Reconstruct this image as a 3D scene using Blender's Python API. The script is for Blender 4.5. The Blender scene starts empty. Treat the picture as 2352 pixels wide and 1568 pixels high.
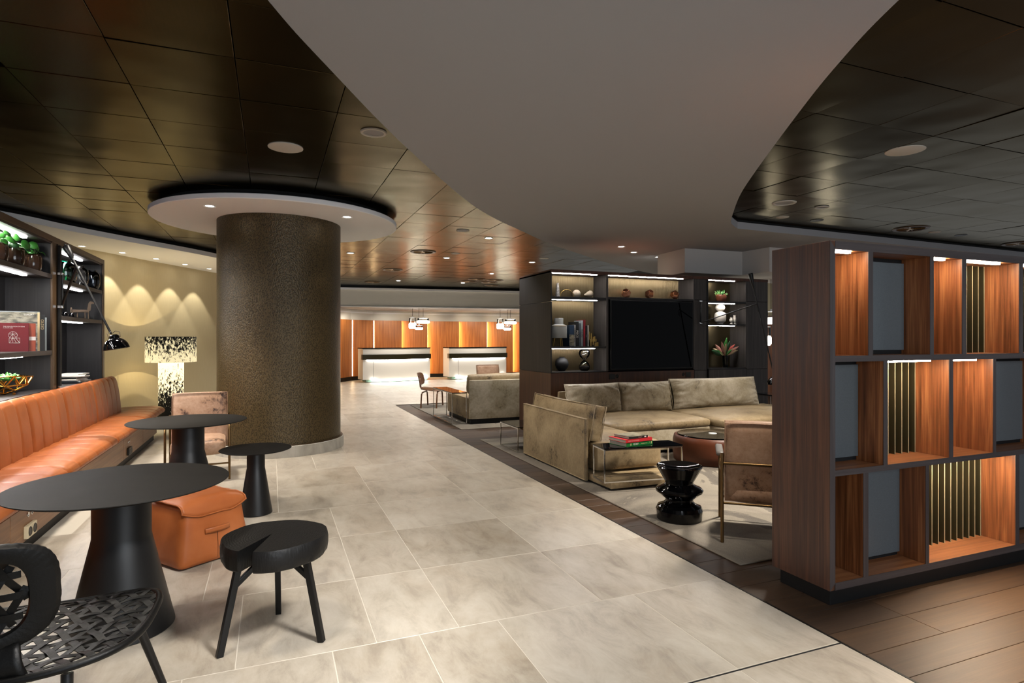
import bpy, bmesh, math, random
from math import sin, cos, pi, radians, sqrt, atan2, floor as ffloor
from mathutils import Vector, Matrix, noise

random.seed(7)
scn = bpy.context.scene
C = scn.collection
D = bpy.data

# ------------------------------------------------------------------ camera
cam_d = D.cameras.new('camera')
cam = D.objects.new('camera', cam_d)
C.objects.link(cam)
cam.location = (0, 0, 1.45)
cam.rotation_euler = (radians(90), 0, radians(-22.02))
cam_d.sensor_width = 36.0
cam_d.lens = 36.0 * 1370 / 2352
cam_d.shift_y = -6 / 2352
cam_d.clip_start = 0.05
scn.camera = cam

# ------------------------------------------------------------------ world, view
W = D.worlds.new('world')
scn.world = W
W.use_nodes = True
W.node_tree.nodes['Background'].inputs[0].default_value = (0.90, 0.94, 1.0, 1)
W.node_tree.nodes['Background'].inputs[1].default_value = 0.20
scn.view_settings.view_transform = 'Standard'
scn.view_settings.look = 'None'
scn.view_settings.gamma = 1.0
scn.view_settings.use_curve_mapping = False
scn.view_settings.exposure = 0.74
scn.cycles.max_bounces = 7
scn.cycles.diffuse_bounces = 4
scn.cycles.glossy_bounces = 4
scn.cycles.transmission_bounces = 6
scn.cycles.sample_clamp_indirect = 4.0
scn.cycles.caustics_reflective = False
scn.cycles.caustics_refractive = False
scn.cycles.use_denoising = True

WARM = (1.0, 0.91, 0.79)
NEUT = (1.0, 0.965, 0.92)
COOL = (0.86, 0.93, 1.0)


def area(name, loc, target, sx, sy, power, color):
    l = D.lights.new(name, 'AREA')
    l.shape = 'RECTANGLE'
    l.size, l.size_y = sx, sy
    l.energy = power
    l.color = color
    o = D.objects.new(name, l)
    C.objects.link(o)
    o.location = loc
    o.rotation_euler = (Vector(target) - Vector(loc)).to_track_quat('-Z', 'Y').to_euler()
    return o


def spot(name, loc, power, color, angle=100, blend=0.6, radius=0.05, target=None):
    l = D.lights.new(name, 'SPOT')
    l.energy = power
    l.color = color
    l.spot_size = radians(angle)
    l.spot_blend = blend
    l.shadow_soft_size = radius
    o = D.objects.new(name, l)
    C.objects.link(o)
    o.location = loc
    if target:
        o.rotation_euler = (Vector(target) - Vector(loc)).to_track_quat('-Z', 'Y').to_euler()
    return o


# cool fill added behind the camera
area('cool_fill', (2.6, -3.2, 1.9), (2.8, 4, 0.6), 4.5, 2.4, 130, COOL)
# unseen spots over the seating bays, with added fill among them
for (x, y, p, c, a) in [(-.45, 2.5, 95, WARM, 125), (-1.45, 4.9, 100, WARM, 116), (-2.1, 2.2, 40, WARM, 110), (-1.4, 7.3, 270, WARM, 88),
                        (1.5, 1.6, 60, NEUT, 130), (3.7, 1.15, 620, (1, .80, .50), 46),  # the first of these is added front fill
                        (9.2, 5.2, 900, NEUT, 84), (10.8, 7.6, 800, NEUT, 90), (12.2, 5.0, 800, NEUT, 90)]:  # added so the right ceiling bay mirrors a brighter floor
    spot('unseen_spot', (x, y, 3.05), p, c, a, 0.5, 0.16)
for (x, y) in [(1.43, 11.86), (3.33, 9.26), (3.34, 11.83), (5.245, 11.81), (3.37, 16.97), (5.2, 14.26), (5.27, 16.92),
               (1.43, 14.4), (1.43, 9.26), (1.6, 6.6)]:
    spot('downlight_lamp', (x, y, 3.06), 95 if y < 13 else 160, NEUT if y > 7 else WARM, 120, 0.7, 0.05)
spot('unseen_spot', (1.3, 1.1, 2.93), 600, NEUT, 62, .8, .25, (-.6, 3.6, 0))  # added fill for the floor around the large table
spot('unseen_spot', (1.6, .5, 2.93), 60, COOL, 60, .8, .25, (1.7, 2.3, 0))  # added cool fill for the near stone floor
# wall washers in the left soffit
for (x, y) in [(-2.89, 11.784), (-2.442, 12.407), (-2.027, 13.108), (-1.633, 13.883), (-1.25, 14.549)]:
    spot('washer_lamp', (x + .02, y - .04, 2.94), 34, (1, .93, .78), 74, 0.25, 0.02, (x - .12, y + .06, 0))
for (x, y) in [(-0.651, 7.676), (0.887, 7.716)]:
    spot('canopy_lamp', (x, y, 2.95), 10, WARM, 70, 0.5, 0.03)
for (x, y) in [(5.386, 8.487), (5.945, 8.958), (6.715, 9.311)]:
    spot('soffit_lamp', (x, y, 2.95), 60, (1, .96, .9), 120, 0.7, 0.04)
# fill added over the sofas and far lounge, no fittings drawn
for (x, y, p) in [(2.4, 6.3, 45), (4.9, 4.2, 620), (6.3, 5.7, 150), (3.0, 2.45, 170), (4.4, 9.4, 150), (4.0, 11.5, 70)]:
    spot('lounge_fill', (x, y, 2.93), p, WARM, 100, 0.7, 0.16)

# reception: spots washing the veneer wall and the desks
for (x, y, tx, ty) in [(2.6, 20.2, 2.6, 21.5), (4.0, 20.6, 4.0, 22.0), (5.6, 20.6, 5.6, 22.0), (7.0, 20.6, 7.0, 22.0), (8.4, 20.5, 8.4, 21.9)]:
    spot('reception_wash', (x, y, 2.44), 34, (1, .9, .74), 100, .6, .04, (tx, ty, .9))
for (x, y) in [(3.9, 19.0), (6.9, 19.4)]:
    spot('reception_spot', (x, y, 2.42), 100, NEUT, 120, .6, .05)
# bulbs inside the floor lamp shade
for (dx, dy, z, p) in [(0, 0, 1.25, 18)]:
    l = D.lights.new('floor_lamp_bulb', 'POINT')
    l.energy, l.color, l.shadow_soft_size = p, (1, .82, .5), .012
    o = D.objects.new('floor_lamp_bulb', l)
    C.objects.link(o)
    o.location = (-1.73 + dx, 12.75 + dy, z)

# ------------------------------------------------------------------ materials
def lin(c):
    c = c.lstrip('#')
    r = [int(c[i:i + 2], 16) / 255 for i in (0, 2, 4)]
    return tuple((v / 12.92 if v <= .04045 else ((v + .055) / 1.055) ** 2.4) for v in r) + (1,)


class Mat:
    def __init__(s, name, color='#808080', rough=.5, metal=0, **kw):
        s.m = D.materials.new(name)
        s.m.use_nodes = True
        s.n = s.m.node_tree.nodes
        s.l = s.m.node_tree.links
        s.b = s.n['Principled BSDF']
        s.b.inputs['Base Color'].default_value = lin(color)
        s.b.inputs['Roughness'].default_value = rough
        s.b.inputs['Metallic'].default_value = metal
        for k, v in kw.items():
            s.b.inputs[k].default_value = v

    def node(s, t, **kw):
        n = s.n.new(t)
        for k, v in kw.items():
            if isinstance(k, str) and hasattr(n, k):
                setattr(n, k, v)
        return n

    def coords(s, scale=(1, 1, 1), rnd=0.0, kind='Object', rot=(0, 0, 0)):
        tc = s.node('ShaderNodeTexCoord')
        mp = s.node('ShaderNodeMapping')
        mp.inputs['Scale'].default_value = scale
        mp.inputs['Rotation'].default_value = rot
        out = tc.outputs[kind]
        if rnd:
            oi = s.node('ShaderNodeObjectInfo')
            mu = s.node('ShaderNodeMath', operation='MULTIPLY')
            mu.inputs[1].default_value = rnd
            s.l.new(oi.outputs['Random'], mu.inputs[0])
            ad = s.node('ShaderNodeVectorMath', operation='ADD')
            s.l.new(out, ad.inputs[0])
            s.l.new(mu.outputs[0], ad.inputs[1])
            out = ad.outputs[0]
        s.l.new(out, mp.inputs['Vector'])
        return mp.outputs[0]

    def noise(s, vec, scale=5, detail=4, rough=.55, dist=0):
        n = s.node('ShaderNodeTexNoise')
        n.inputs['Scale'].default_value = scale
        n.inputs['Detail'].default_value = detail
        n.inputs['Roughness'].default_value = rough
        n.inputs['Distortion'].default_value = dist
        s.l.new(vec, n.inputs['Vector'])
        return n.outputs['Fac']

    def ramp(s, fac, stops, interp='LINEAR'):
        r = s.node('ShaderNodeValToRGB')
        r.color_ramp.interpolation = interp
        e = r.color_ramp.elements
        e[0].position, e[0].color = stops[0][0], lin(stops[0][1])
        e[1].position, e[1].color = stops[-1][0], lin(stops[-1][1])
        for p, c in stops[1:-1]:
            x = e.new(p)
            x.color = lin(c)
        s.l.new(fac, r.inputs[0])
        return r.outputs[0]

    def mix(s, a, b, fac, mode='MIX'):
        m = s.node('ShaderNodeMix', data_type='RGBA', blend_type=mode)
        for v, i in ((fac, 0), (a, 6), (b, 7)):
            if hasattr(v, 'is_output') or isinstance(v, bpy.types.NodeSocket):
                s.l.new(v, m.inputs[i])
            else:
                m.inputs[i].default_value = v
        return m.outputs[2]

    def math(s, op, a, b=0.0):
        m = s.node('ShaderNodeMath', operation=op)
        for v, i in ((a, 0), (b, 1)):
            if isinstance(v, bpy.types.NodeSocket):
                s.l.new(v, m.inputs[i])
            else:
                m.inputs[i].default_value = v
        return m.outputs[0]

    def bump(s, fac, strength=.2, dist=.01):
        b = s.node('ShaderNodeBump')
        b.inputs['Strength'].default_value = strength
        b.inputs['Distance'].default_value = dist
        s.l.new(fac, b.inputs['Height'])
        s.l.new(b.outputs[0], s.b.inputs['Normal'])

    def set(s, name, sock):
        s.l.new(sock, s.b.inputs[name])


M = {}


def wood(name, dark, mid, light, axis='Z', rough=.42, sc=1.0, rnd=7.0):
    m = Mat(name, mid, rough)
    k = {'X': (.5, 12, 12), 'Y': (12, .5, 12), 'Z': (12, 12, .5)}[axis]
    v = m.coords(tuple(a * sc for a in k), rnd)
    n1 = m.noise(v, 2.2, 6, .6, .6)
    k2 = {'X': (1.2, 70, 70), 'Y': (70, 1.2, 70), 'Z': (70, 70, 1.2)}[axis]
    n2 = m.noise(m.coords(tuple(a * sc for a in k2), rnd), 1.5, 3, .6)
    f = m.math('ADD', m.math('MULTIPLY', n1, .65), m.math('MULTIPLY', n2, .35))
    c = m.ramp(f, [(.30, dark), (.5, mid), (.70, light)])
    m.set('Base Color', c)
    m.bump(n2, .12, .002)
    M[name] = m.m
    return m


def plain(name, color, rough=.5, metal=0, bump=0, bscale=80, **kw):
    m = Mat(name, color, rough, metal, **kw)
    if bump:
        m.bump(m.noise(m.coords(), bscale, 3), bump, .004)
    M[name] = m.m
    return m


def emit(name, color, strength):
    m = Mat(name, '#ffffff', .5)
    m.b.inputs['Emission Color'].default_value = tuple(color) + (1,)
    m.b.inputs['Emission Strength'].default_value = strength
    M[name] = m.m


def glass(name, color, rough=.02, ior=1.45):
    m = Mat(name, color, rough)
    m.b.inputs['Transmission Weight'].default_value = 1
    m.b.inputs['IOR'].default_value = ior
    M[name] = m.m


# stone floor tile
m = Mat('stone_tile', '#b7ab97', .36)
v = m.coords((1, 1, 1), 37)
n1 = m.noise(v, 1.5, 7, .62, .45)
n2 = m.noise(m.coords((1, .4, 1), 53), 7, 9, .72, .5)
c1 = m.ramp(n1, [(.3, '#84796a'), (.46, '#a2988a'), (.62, '#b6ada0'), (.8, '#9c978f')])
c2 = m.ramp(n2, [(.36, '#6a5f52'), (.47, '#a79d8d'), (.56, '#bdb5a7'), (.68, '#cdc7bc')])
cc = m.mix(c1, c2, .45)
n3 = m.noise(m.coords((1, .8, 1), 71), 2.6, 6, .7, .3)
cc = m.mix(cc, lin('#8e7656'), m.ramp(n3, [(.50, '#000000'), (.68, '#8c8c8c')]))
oi = m.node('ShaderNodeObjectInfo')
cc = m.mix(cc, m.ramp(oi.outputs['Random'], [(0, '#877d6d'), (.5, '#aba294'), (1, '#c0baae')]), .28)
m.set('Base Color', cc)
m.bump(n2, .12, .003)
M['stone_tile'] = m.m
m = Mat('stone_ring', '#a09a90', .4)
m.set('Base Color', m.ramp(m.noise(m.coords((1, 1, .4)), 4, 6, .6, .8), [(.3, '#8a857b'), (.7, '#b5b0a6')]))
M['stone_ring'] = m.m
plain('grout', '#c2baac', .8)
# plank floor
m = Mat('plank', '#5a3d28', .46)
n1 = m.noise(m.coords((.5, 9, 9), 31), 2.0, 6, .6, 1.2)
n2 = m.noise(m.coords((2, 90, 90), 31), 1.6, 3, .6)
oi = m.node('ShaderNodeObjectInfo')
c = m.ramp(m.math('ADD', m.math('MULTIPLY', n1, .7), m.math('MULTIPLY', n2, .3)), [(.3, '#1d130c'), (.5, '#332215'), (.7, '#4c3521')])
c = m.mix(c, m.ramp(oi.outputs['Random'], [(0, '#1d140d'), (1, '#4f3823')]), .35)
m.set('Base Color', c)
m.bump(n2, .1, .002)
M['plank'] = m.m
plain('floor_base', '#3a2c20', .7)
wood('walnut', '#42230f', '#824e2d', '#b67a4c', 'Z', .40)
wood('walnut_flat', '#5e3821', '#8a5735', '#ab754c', 'X', .40)
wood('walnut_dark', '#2e1a11', '#47291a', '#5b3724', 'Z', .42)
wood('walnut_cool_lit', '#2f2827', '#3a3231', '#473f3d', 'Z', .45)  # walnut greyed on front edges, cool light put into the colour
wood('walnut_cool_lit_flat', '#2f2827', '#3a3231', '#473f3d', 'X', .45)
wood('reception_veneer', '#7a451d', '#a3622f', '#bd7c42', 'Z', .38, .7)
wood('dark_oak', '#0f0e10', '#1a181a', '#2a2728', 'Z', .5)
wood('dark_oak_flat', '#161315', '#262224', '#3b3536', 'Y', .5)
wood('grey_oak', '#272423', '#3b3735', '#524d4a', 'Z', .48)
wood('bench_veneer', '#5d3f27', '#775337', '#8d6846', 'Y', .45)
wood('ply', '#3f2614', '#5f3c20', '#7d5530', 'Z', .38)
wood('burnt_wood', '#050505', '#0c0b0b', '#191817', 'X', .55, .8)
plain('bronze_frame', '#463420', .42, .35)
plain('bronze_tube', '#6b5334', .3, .9)
plain('brass', '#a98a4f', .28, 1)
plain('brass_flute', '#6b5d45', .32, 1)
plain('arm_pad', '#4d4843', .5)
wood('walnut_shaded', '#1d0f08', '#432617', '#65402a', 'Z', .42)  # shade on the bookcase side put into a darker walnut
plain('rug_edge', '#7d7364', .85)
plain('gold_wire', '#b8863a', .25, 1)
plain('copper', '#c98a68', .16, 1)
plain('chrome', '#d8d8d8', .1, 1)
plain('black_metal', '#080809', .42, 0, **{'Specular IOR Level': .35})
plain('black_matt', '#050506', .6, 0, **{'Specular IOR Level': .3})
plain('black_gloss', '#030304', .05, 0, **{'Specular IOR Level': .4})
plain('pedestal_black', '#0a0a0b', .42, 0, **{'Specular IOR Level': .4})
plain('black_gap', '#040404', .9)
plain('rubber', '#0a0a0a', .7)
m = Mat('table_top', '#1d1b19', .6, 0, **{'Specular IOR Level': .1})
n = m.noise(m.coords((1.2, 1.2, 1)), 3, 7, .6, 1.5)
m.set('Base Color', m.ramp(n, [(.3, '#0f0e0d'), (.7, '#1a1816')]))
M['table_top'] = m.m
plain('dark_glass', '#07080a', .04, 0)
plain('bronze_mirror', '#6e6046', .28, 1)
plain('screen', '#010102', .03, 0, 0, 80, **{'Specular IOR Level': .12})
m = Mat('smoked_panel', '#4a5053', .3)
m.set('Base Color', m.ramp(m.noise(m.coords(), 300, 2), [(.3, '#484d50'), (.7, '#54595c')]))
M['smoked_panel'] = m.m
plain('fin_olive', '#3d3724', .42, .5)
plain('fin_lit_edge', '#a99e7c', .4, .4)  # strip light on the fin fronts put into a paler colour
plain('plaster_dimmed', '#97989b', .85, 0, .05, 40)  # white plaster greyed, the central ceiling's dimness put into the colour
plain('plaster_white', '#f0f0f2', .8)
plain('plaster_trim', '#bdbab6', .8)
plain('wall_grey', '#e0ddd5', .85)
m = Mat('wall_cream', '#bfae84', .75)
nv = m.noise(m.coords((60, 60, 2)), 3, 3, .6)
m.set('Base Color', m.ramp(nv, [(.3, '#b8a986'), (.7, '#bfb190')]))
M['wall_cream'] = m.m
# bronze ceiling panel: fine perforation, slightly buckled sheet
m = Mat('ceiling_metal', '#2a2115', .25, 1)
m.b.inputs['Specular Tint'].default_value = (.84, .80, .70, 1)
v = m.coords((1, 1, 1), 23)
low = m.noise(v, 1.6, 1, .4)
oi = m.node('ShaderNodeObjectInfo')
m.set('Base Color', m.mix(m.ramp(oi.outputs['Random'], [(0, '#221b10'), (1, '#352c1a')]), m.ramp(m.noise(m.coords((30, 2, 1), 9), 4, 3), [(.3, '#231c11'), (.7, '#3a301d')]), .5))
m.bump(low, .35, .05)
M['ceiling_metal'] = m.m
plain('ceiling_back', '#0a0906', .8)
# column wall covering: flecked bronze hide
m = Mat('column_cover', '#4c3d22', .42, .35)
vo = m.node('ShaderNodeTexVoronoi')
vo.inputs['Scale'].default_value = 80
m.l.new(m.coords((1, 1, .62), rot=(.5, .3, .6)), vo.inputs['Vector'])
f = m.math('MULTIPLY', vo.outputs['Distance'], 1.2)
m.set('Base Color', m.ramp(f, [(.1, '#1a1409'), (.4, '#3b3019'), (.7, '#52442a')]))
m.bump(f, .35, .008)
M['column_cover'] = m.m


def leather(name, dark, mid, light):
    m = Mat(name, mid, .44, 0, **{'Specular IOR Level': .3})
    n = m.noise(m.coords(), 2.4, 4, .6)
    m.set('Base Color', m.ramp(n, [(.3, dark), (.5, mid), (.75, light)]))
    vo = m.node('ShaderNodeTexVoronoi')
    vo.inputs['Scale'].default_value = 260
    m.l.new(m.coords(), vo.inputs['Vector'])
    m.bump(vo.outputs['Distance'], .06, .002)
    M[name] = m.m


leather('tan_leather', '#8a481f', '#99552b', '#a6633a')
leather('brown_leather', '#3d1d0e', '#4a2412', '#572d18')


def velvet(name, dark, mid, light, spots=.45):
    m = Mat(name, mid, .5)
    m.b.inputs['Sheen Weight'].default_value = .75
    m.b.inputs['Sheen Roughness'].default_value = .35
    m.b.inputs['Sheen Tint'].default_value = lin(light)
    n1 = m.noise(m.coords((1, 1, 1), 11), 3.2, 3, .5, .8)
    n2 = m.noise(m.coords((1, 1, 1), 13), 30, 6, .78, .3)
    f = m.math('ADD', m.math('MULTIPLY', n1, .55), m.math('MULTIPLY', n2, .45))
    m.set('Base Color', m.ramp(f, [(spots - .10, dark), (spots - .02, mid), (spots + .20, light)]))
    m.bump(n2, .15, .004)
    M[name] = m.m


velvet('taupe_velvet', '#2f2414', '#7b694d', '#9f8c6c', .455)
velvet('grey_velvet', '#5f5548', '#94886f', '#bbb09c', .445)
velvet('rose_velvet', '#38231a', '#9a775d', '#b99a82', .485)
plain('beige_cloth', '#b3a58d', .8, 0, .1, 200)
# rug with drifting contour bands
m = Mat('rug_pile', '#8a8072', .9)
nr = m.noise(m.coords((1, .7, 1)), .75, 6, .55, 1.2)
c = m.ramp(nr, [(.34, '#2a2521'), (.40, '#443e38'), (.405, '#746d60'), (.5, '#605950'), (.56, '#413b35'), (.565, '#686156'), (.7, '#7c7466')])
c = m.mix(c, m.ramp(m.noise(m.coords(), 160, 3), [(.3, '#5d554b'), (.7, '#aca291')]), .2)
m.set('Base Color', c)
m.bump(m.noise(m.coords(), 300, 2), .3, .004)
M['rug_pile'] = m.m
# lamp shades: black flecks over glowing paper
def fleck(name, strength, lo, hi):
    m = Mat(name, '#d8c68a', .7)
    n = m.noise(m.coords((1, 1, .6)), 27, 5, .75, .35)
    g = m.node('ShaderNodeSeparateXYZ')
    m.l.new(m.coords(), g.inputs[0])
    f = m.math('ADD', n, m.math('MULTIPLY', m.math('SUBTRACT', g.outputs[2], lo), hi))
    mask = m.ramp(f, [(.46, '#000000'), (.54, '#ffffff')])
    m.set('Base Color', m.mix(lin('#15120c'), lin('#e2d3a2'), mask))
    m.set('Emission Color', m.mix((0, 0, 0, 1), (1.0, .86, .52, 1), mask))
    m.b.inputs['Emission Strength'].default_value = strength
    M[name] = m.m


fleck('lamp_shade_paper', .5, 1.27, -.40)
fleck('lamp_body_paper', .9, .60, .32)
emit('led_white', (1, .97, .95), 55)
emit('led_warm', (1, .84, .64), 100)
emit('led_slot', (1, .72, .40), 14)
emit('led_desk', (1, .97, .9), 22)
emit('downlight_glow', (1, .94, .82), 22)
emit('pendant_glow', (1, .93, .78), 9)
plain('speaker_white', '#b9b6ae', .7)
m = Mat('clear_glass', '#ffffff', .03)
fz = m.node('ShaderNodeLayerWeight')
fz.inputs['Blend'].default_value = .28
tr = m.node('ShaderNodeBsdfTransparent')
gl = m.node('ShaderNodeBsdfGlossy')
gl.inputs['Roughness'].default_value = .04
mx = m.node('ShaderNodeMixShader')
m.l.new(fz.outputs['Fresnel'], mx.inputs[0])
m.l.new(tr.outputs[0], mx.inputs[1])
m.l.new(gl.outputs[0], mx.inputs[2])
m.l.new(mx.outputs[0], m.n['Material Output'].inputs['Surface'])
M['clear_glass'] = m.m


def thin_glass(name, tint, blend):
    m = Mat(name, '#ffffff', .03)
    fz = m.node('ShaderNodeLayerWeight')
    fz.inputs['Blend'].default_value = blend
    tr = m.node('ShaderNodeBsdfTransparent')
    tr.inputs['Color'].default_value = tint + (1,)
    gl = m.node('ShaderNodeBsdfGlossy')
    gl.inputs['Roughness'].default_value = .05
    mx = m.node('ShaderNodeMixShader')
    m.l.new(fz.outputs['Fresnel'], mx.inputs[0])
    m.l.new(tr.outputs[0], mx.inputs[1])
    m.l.new(gl.outputs[0], mx.inputs[2])
    m.l.new(mx.outputs[0], m.n['Material Output'].inputs['Surface'])
    M[name] = m.m


thin_glass('green_glass', (.12, .62, .42), .45)
thin_glass('smoke_glass', (.55, .6, .66), .4)
glass('bronze_glass', '#8b6248')
glass('teal_glass', '#1b4a55')
plain('desk_white', '#cfc9c0', .35)
plain('desk_band', '#2e2815', .3, .5)
plain('desk_glass', '#7d9d8d', .1)
plain('brown_ceramic', '#2e1e15', .12)
plain('terracotta', '#7b4128', .4)
plain('white_ceramic', '#c2baad', .45)
plain('grey_ceramic', '#8c8d8a', .4)
plain('stone_ball', '#9b8d78', .7, 0, .2, 60)
m = Mat('marble_dark', '#6d6a68', .3)
m.set('Base Color', m.ramp(m.noise(m.coords(), 30, 6, .7, 1), [(.35, '#2b2a2c'), (.6, '#9a9692')]))
M['marble_dark'] = m.m
for nm, col in [('leaf_green', '#2f6b25'), ('leaf_dark', '#16401b'), ('leaf_pale', '#8bb36a'), ('leaf_pink', '#b47f70'), ('leaf_red', '#a84f45'), ('leaf_cream', '#b9a27e')]:
    plain(nm, col, .42)
for nm, col in [('book_red', '#7a0812'), ('book_green', '#0d6b2a'), ('book_scarlet', '#c3242c'), ('book_black', '#131314'), ('book_white', '#b9b7b1'), ('book_grey', '#8b9496'),
                ('book_orange', '#a4492b'), ('book_maroon', '#6d1018'), ('book_blue', '#1c3550'), ('book_slate', '#4d545b'), ('page', '#b5ac9c'), ('print_white', '#e8e4dd'),
                ('print_black', '#141414'), ('print_cream', '#cbb98c'), ('print_pink', '#e2a0a0'), ('socket_cream', '#c9bd9e'), ('socket_black', '#0b0b0b')]:
    plain(nm, col, .45)
m = Mat('cover_photo', '#6b6a60', .3)
m.set('Base Color', m.ramp(m.noise(m.coords((3, 3, 9)), 3, 5, .6, .5), [(.3, '#1d1c19'), (.45, '#6f6a58'), (.58, '#a39c86'), (.7, '#45443d')]))
M['cover_photo'] = m.m

# ------------------------------------------------------------------ geometry helpers
class MB:
    def __init__(s):
        s.v, s.f = [], []

    def add(s, vs, fs):
        o = len(s.v)
        s.v += [tuple(p) for p in vs]
        s.f += [tuple(i + o for i in f) for f in fs]
        return s

    def box(s, x0, x1, y0, y1, z0, z1, mat=None):
        vs = [(x, y, z) for z in (z0, z1) for y in (y0, y1) for x in (x0, x1)]
        if mat:
            vs = [mat @ Vector(p) for p in vs]
        return s.add(vs, [(0, 2, 3, 1), (4, 5, 7, 6), (0, 1, 5, 4), (2, 6, 7, 3), (0, 4, 6, 2), (1, 3, 7, 5)])

    def bar(s, a, b, w, h=None, up=(0, 0, 1)):
        a, b = Vector(a), Vector(b)
        d = (b - a)
        L = d.length
        d.normalize()
        u = Vector(up)
        if abs(d.dot(u)) > .99:
            u = Vector((1, 0, 0))
        x = d.cross(u).normalized()
        y = x.cross(d).normalized()
        m = Matrix((x, d, y)).transposed().to_4x4()
        m.translation = a
        h = h or w
        return s.box(-w / 2, w / 2, 0, L, -h / 2, h / 2, m)

    def tube(s, path, r, n=8, closed=False, cap=True):
        P = [Vector(p) for p in path]
        k = len(P)
        R = r if isinstance(r, (list, tuple)) else [r] * k
        prev = None
        rings = []
        for i in range(k):
            if closed:
                t = (P[(i + 1) % k] - P[i - 1]).normalized()
            else:
                t = (P[min(i + 1, k - 1)] - P[max(i - 1, 0)]).normalized()
            if prev is None:
                u = Vector((0, 0, 1)) if abs(t.z) < .9 else Vector((1, 0, 0))
                a = t.cross(u).normalized()
            else:
                a = (prev - t * prev.dot(t)).normalized()
            prev = a
            b = t.cross(a)
            rings.append([P[i] + (a * cos(2 * pi * j / n) + b * sin(2 * pi * j / n)) * R[i] for j in range(n)])
        vs = [p for rg in rings for p in rg]
        fs = []
        for i in range(k if closed else k - 1):
            i2 = (i + 1) % k
            for j in range(n):
                fs.append((i * n + j, i * n + (j + 1) % n, i2 * n + (j + 1) % n, i2 * n + j))
        if cap and not closed:
            fs.append(tuple(range(n - 1, -1, -1)))
            fs.append(tuple((k - 1) * n + j for j in range(n)))
        return s.add(vs, fs)

    def lathe(s, prof, n=32, c=(0, 0, 0), mat=None):
        vs, fs, idx = [], [], []
        for (r, z) in prof:
            if r < 1e-6:
                idx.append([len(vs)])
                vs.append((0, 0, z))
            else:
                idx.append(list(range(len(vs), len(vs) + n)))
                vs += [(r * cos(2 * pi * j / n), r * sin(2 * pi * j / n), z) for j in range(n)]
        for a, b in zip(idx, idx[1:]):
            for j in range(n):
                j2 = (j + 1) % n
                if len(a) == 1 and len(b) > 1:
                    fs.append((a[0], b[j2], b[j]))
                elif len(b) == 1 and len(a) > 1:
                    fs.append((a[j], a[j2], b[0]))
                elif len(a) > 1:
                    fs.append((a[j], a[j2], b[j2], b[j]))
        m = mat or Matrix.Translation(c)
        return s.add([m @ Vector(p) for p in vs], fs)

    def prism(s, poly, z0, z1, mat=None):
        n = len(poly)
        vs = [(x, y, z0) for x, y in poly] + [(x, y, z1) for x, y in poly]
        if mat:
            vs = [mat @ Vector(p) for p in vs]
        fs = [tuple(range(n - 1, -1, -1)), tuple(range(n, 2 * n))]
        fs += [(i, (i + 1) % n, n + (i + 1) % n, n + i) for i in range(n)]
        return s.add(vs, fs)

    def grid(s, fn, nu, nv, cu=False):
        vs = [fn(i / (nu if cu else nu - 1), j / (nv - 1)) for j in range(nv) for i in range(nu)]
        fs = []
        for j in range(nv - 1):
            for i in range(nu if cu else nu - 1):
                i2 = (i + 1) % nu
                fs.append((j * nu + i, j * nu + i2, (j + 1) * nu + i2, (j + 1) * nu + i))
        return s.add(vs, fs)

    def rbox(s, c, size, r, n=10, bulge=(0, 0, 0), wr=0, seed=0, mat=None):
        """soft box: rounded edges, bulging faces, light creases"""
        hx, hy, hz = [a / 2 for a in size]
        vs, fs, key = [], [], {}

        def put(p):
            k = tuple(round(q, 5) for q in p)
            if k not in key:
                key[k] = len(vs)
                vs.append(Vector(p))
            return key[k]
        nn = n if isinstance(n, (list, tuple)) else (n, n, n)
        half = (hx, hy, hz)
        for ax in range(3):
            u, w = [(1, 2), (2, 0), (0, 1)][ax]
            for sg in (-1, 1):
                def P(i, j):
                    p = [0, 0, 0]
                    p[ax] = sg * half[ax]
                    p[u] = -half[u] + 2 * half[u] * i / nn[u]
                    p[w] = -half[w] + 2 * half[w] * j / nn[w]
                    return p
                for i in range(nn[u]):
                    for j in range(nn[w]):
                        q = [put(P(i, j)), put(P(i + 1, j)), put(P(i + 1, j + 1)), put(P(i, j + 1))]
                        fs.append(tuple(q if sg > 0 else q[::-1]))
        out = []
        for p in vs:
            inn = Vector([max(-h + r, min(h - r, q)) for q, h in zip(p, half)])
            d = p - inn
            q = inn + d.normalized() * r if d.length > 1e-9 else p
            nx, ny, nz = [q[i] / half[i] for i in range(3)]
            f = [(1 - min(1, abs(a)) ** 2) for a in (nx, ny, nz)]
            q = q + Vector((nx * bulge[0] * f[1] * f[2], ny * bulge[1] * f[0] * f[2], nz * bulge[2] * f[0] * f[1]))
            if wr:
                t = noise.noise(Vector((q.x * 9 + seed, q.y * 9, q.z * 9))) + .5 * noise.noise(Vector((q.x * 23, q.y * 23 + seed, q.z * 23)))
                q = q + q.normalized() * wr * t
            out.append(q)
        m = mat or Matrix.Identity(4)
        m = Matrix.Translation(c) @ m
        return s.add([m @ p for p in out], fs)

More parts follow.
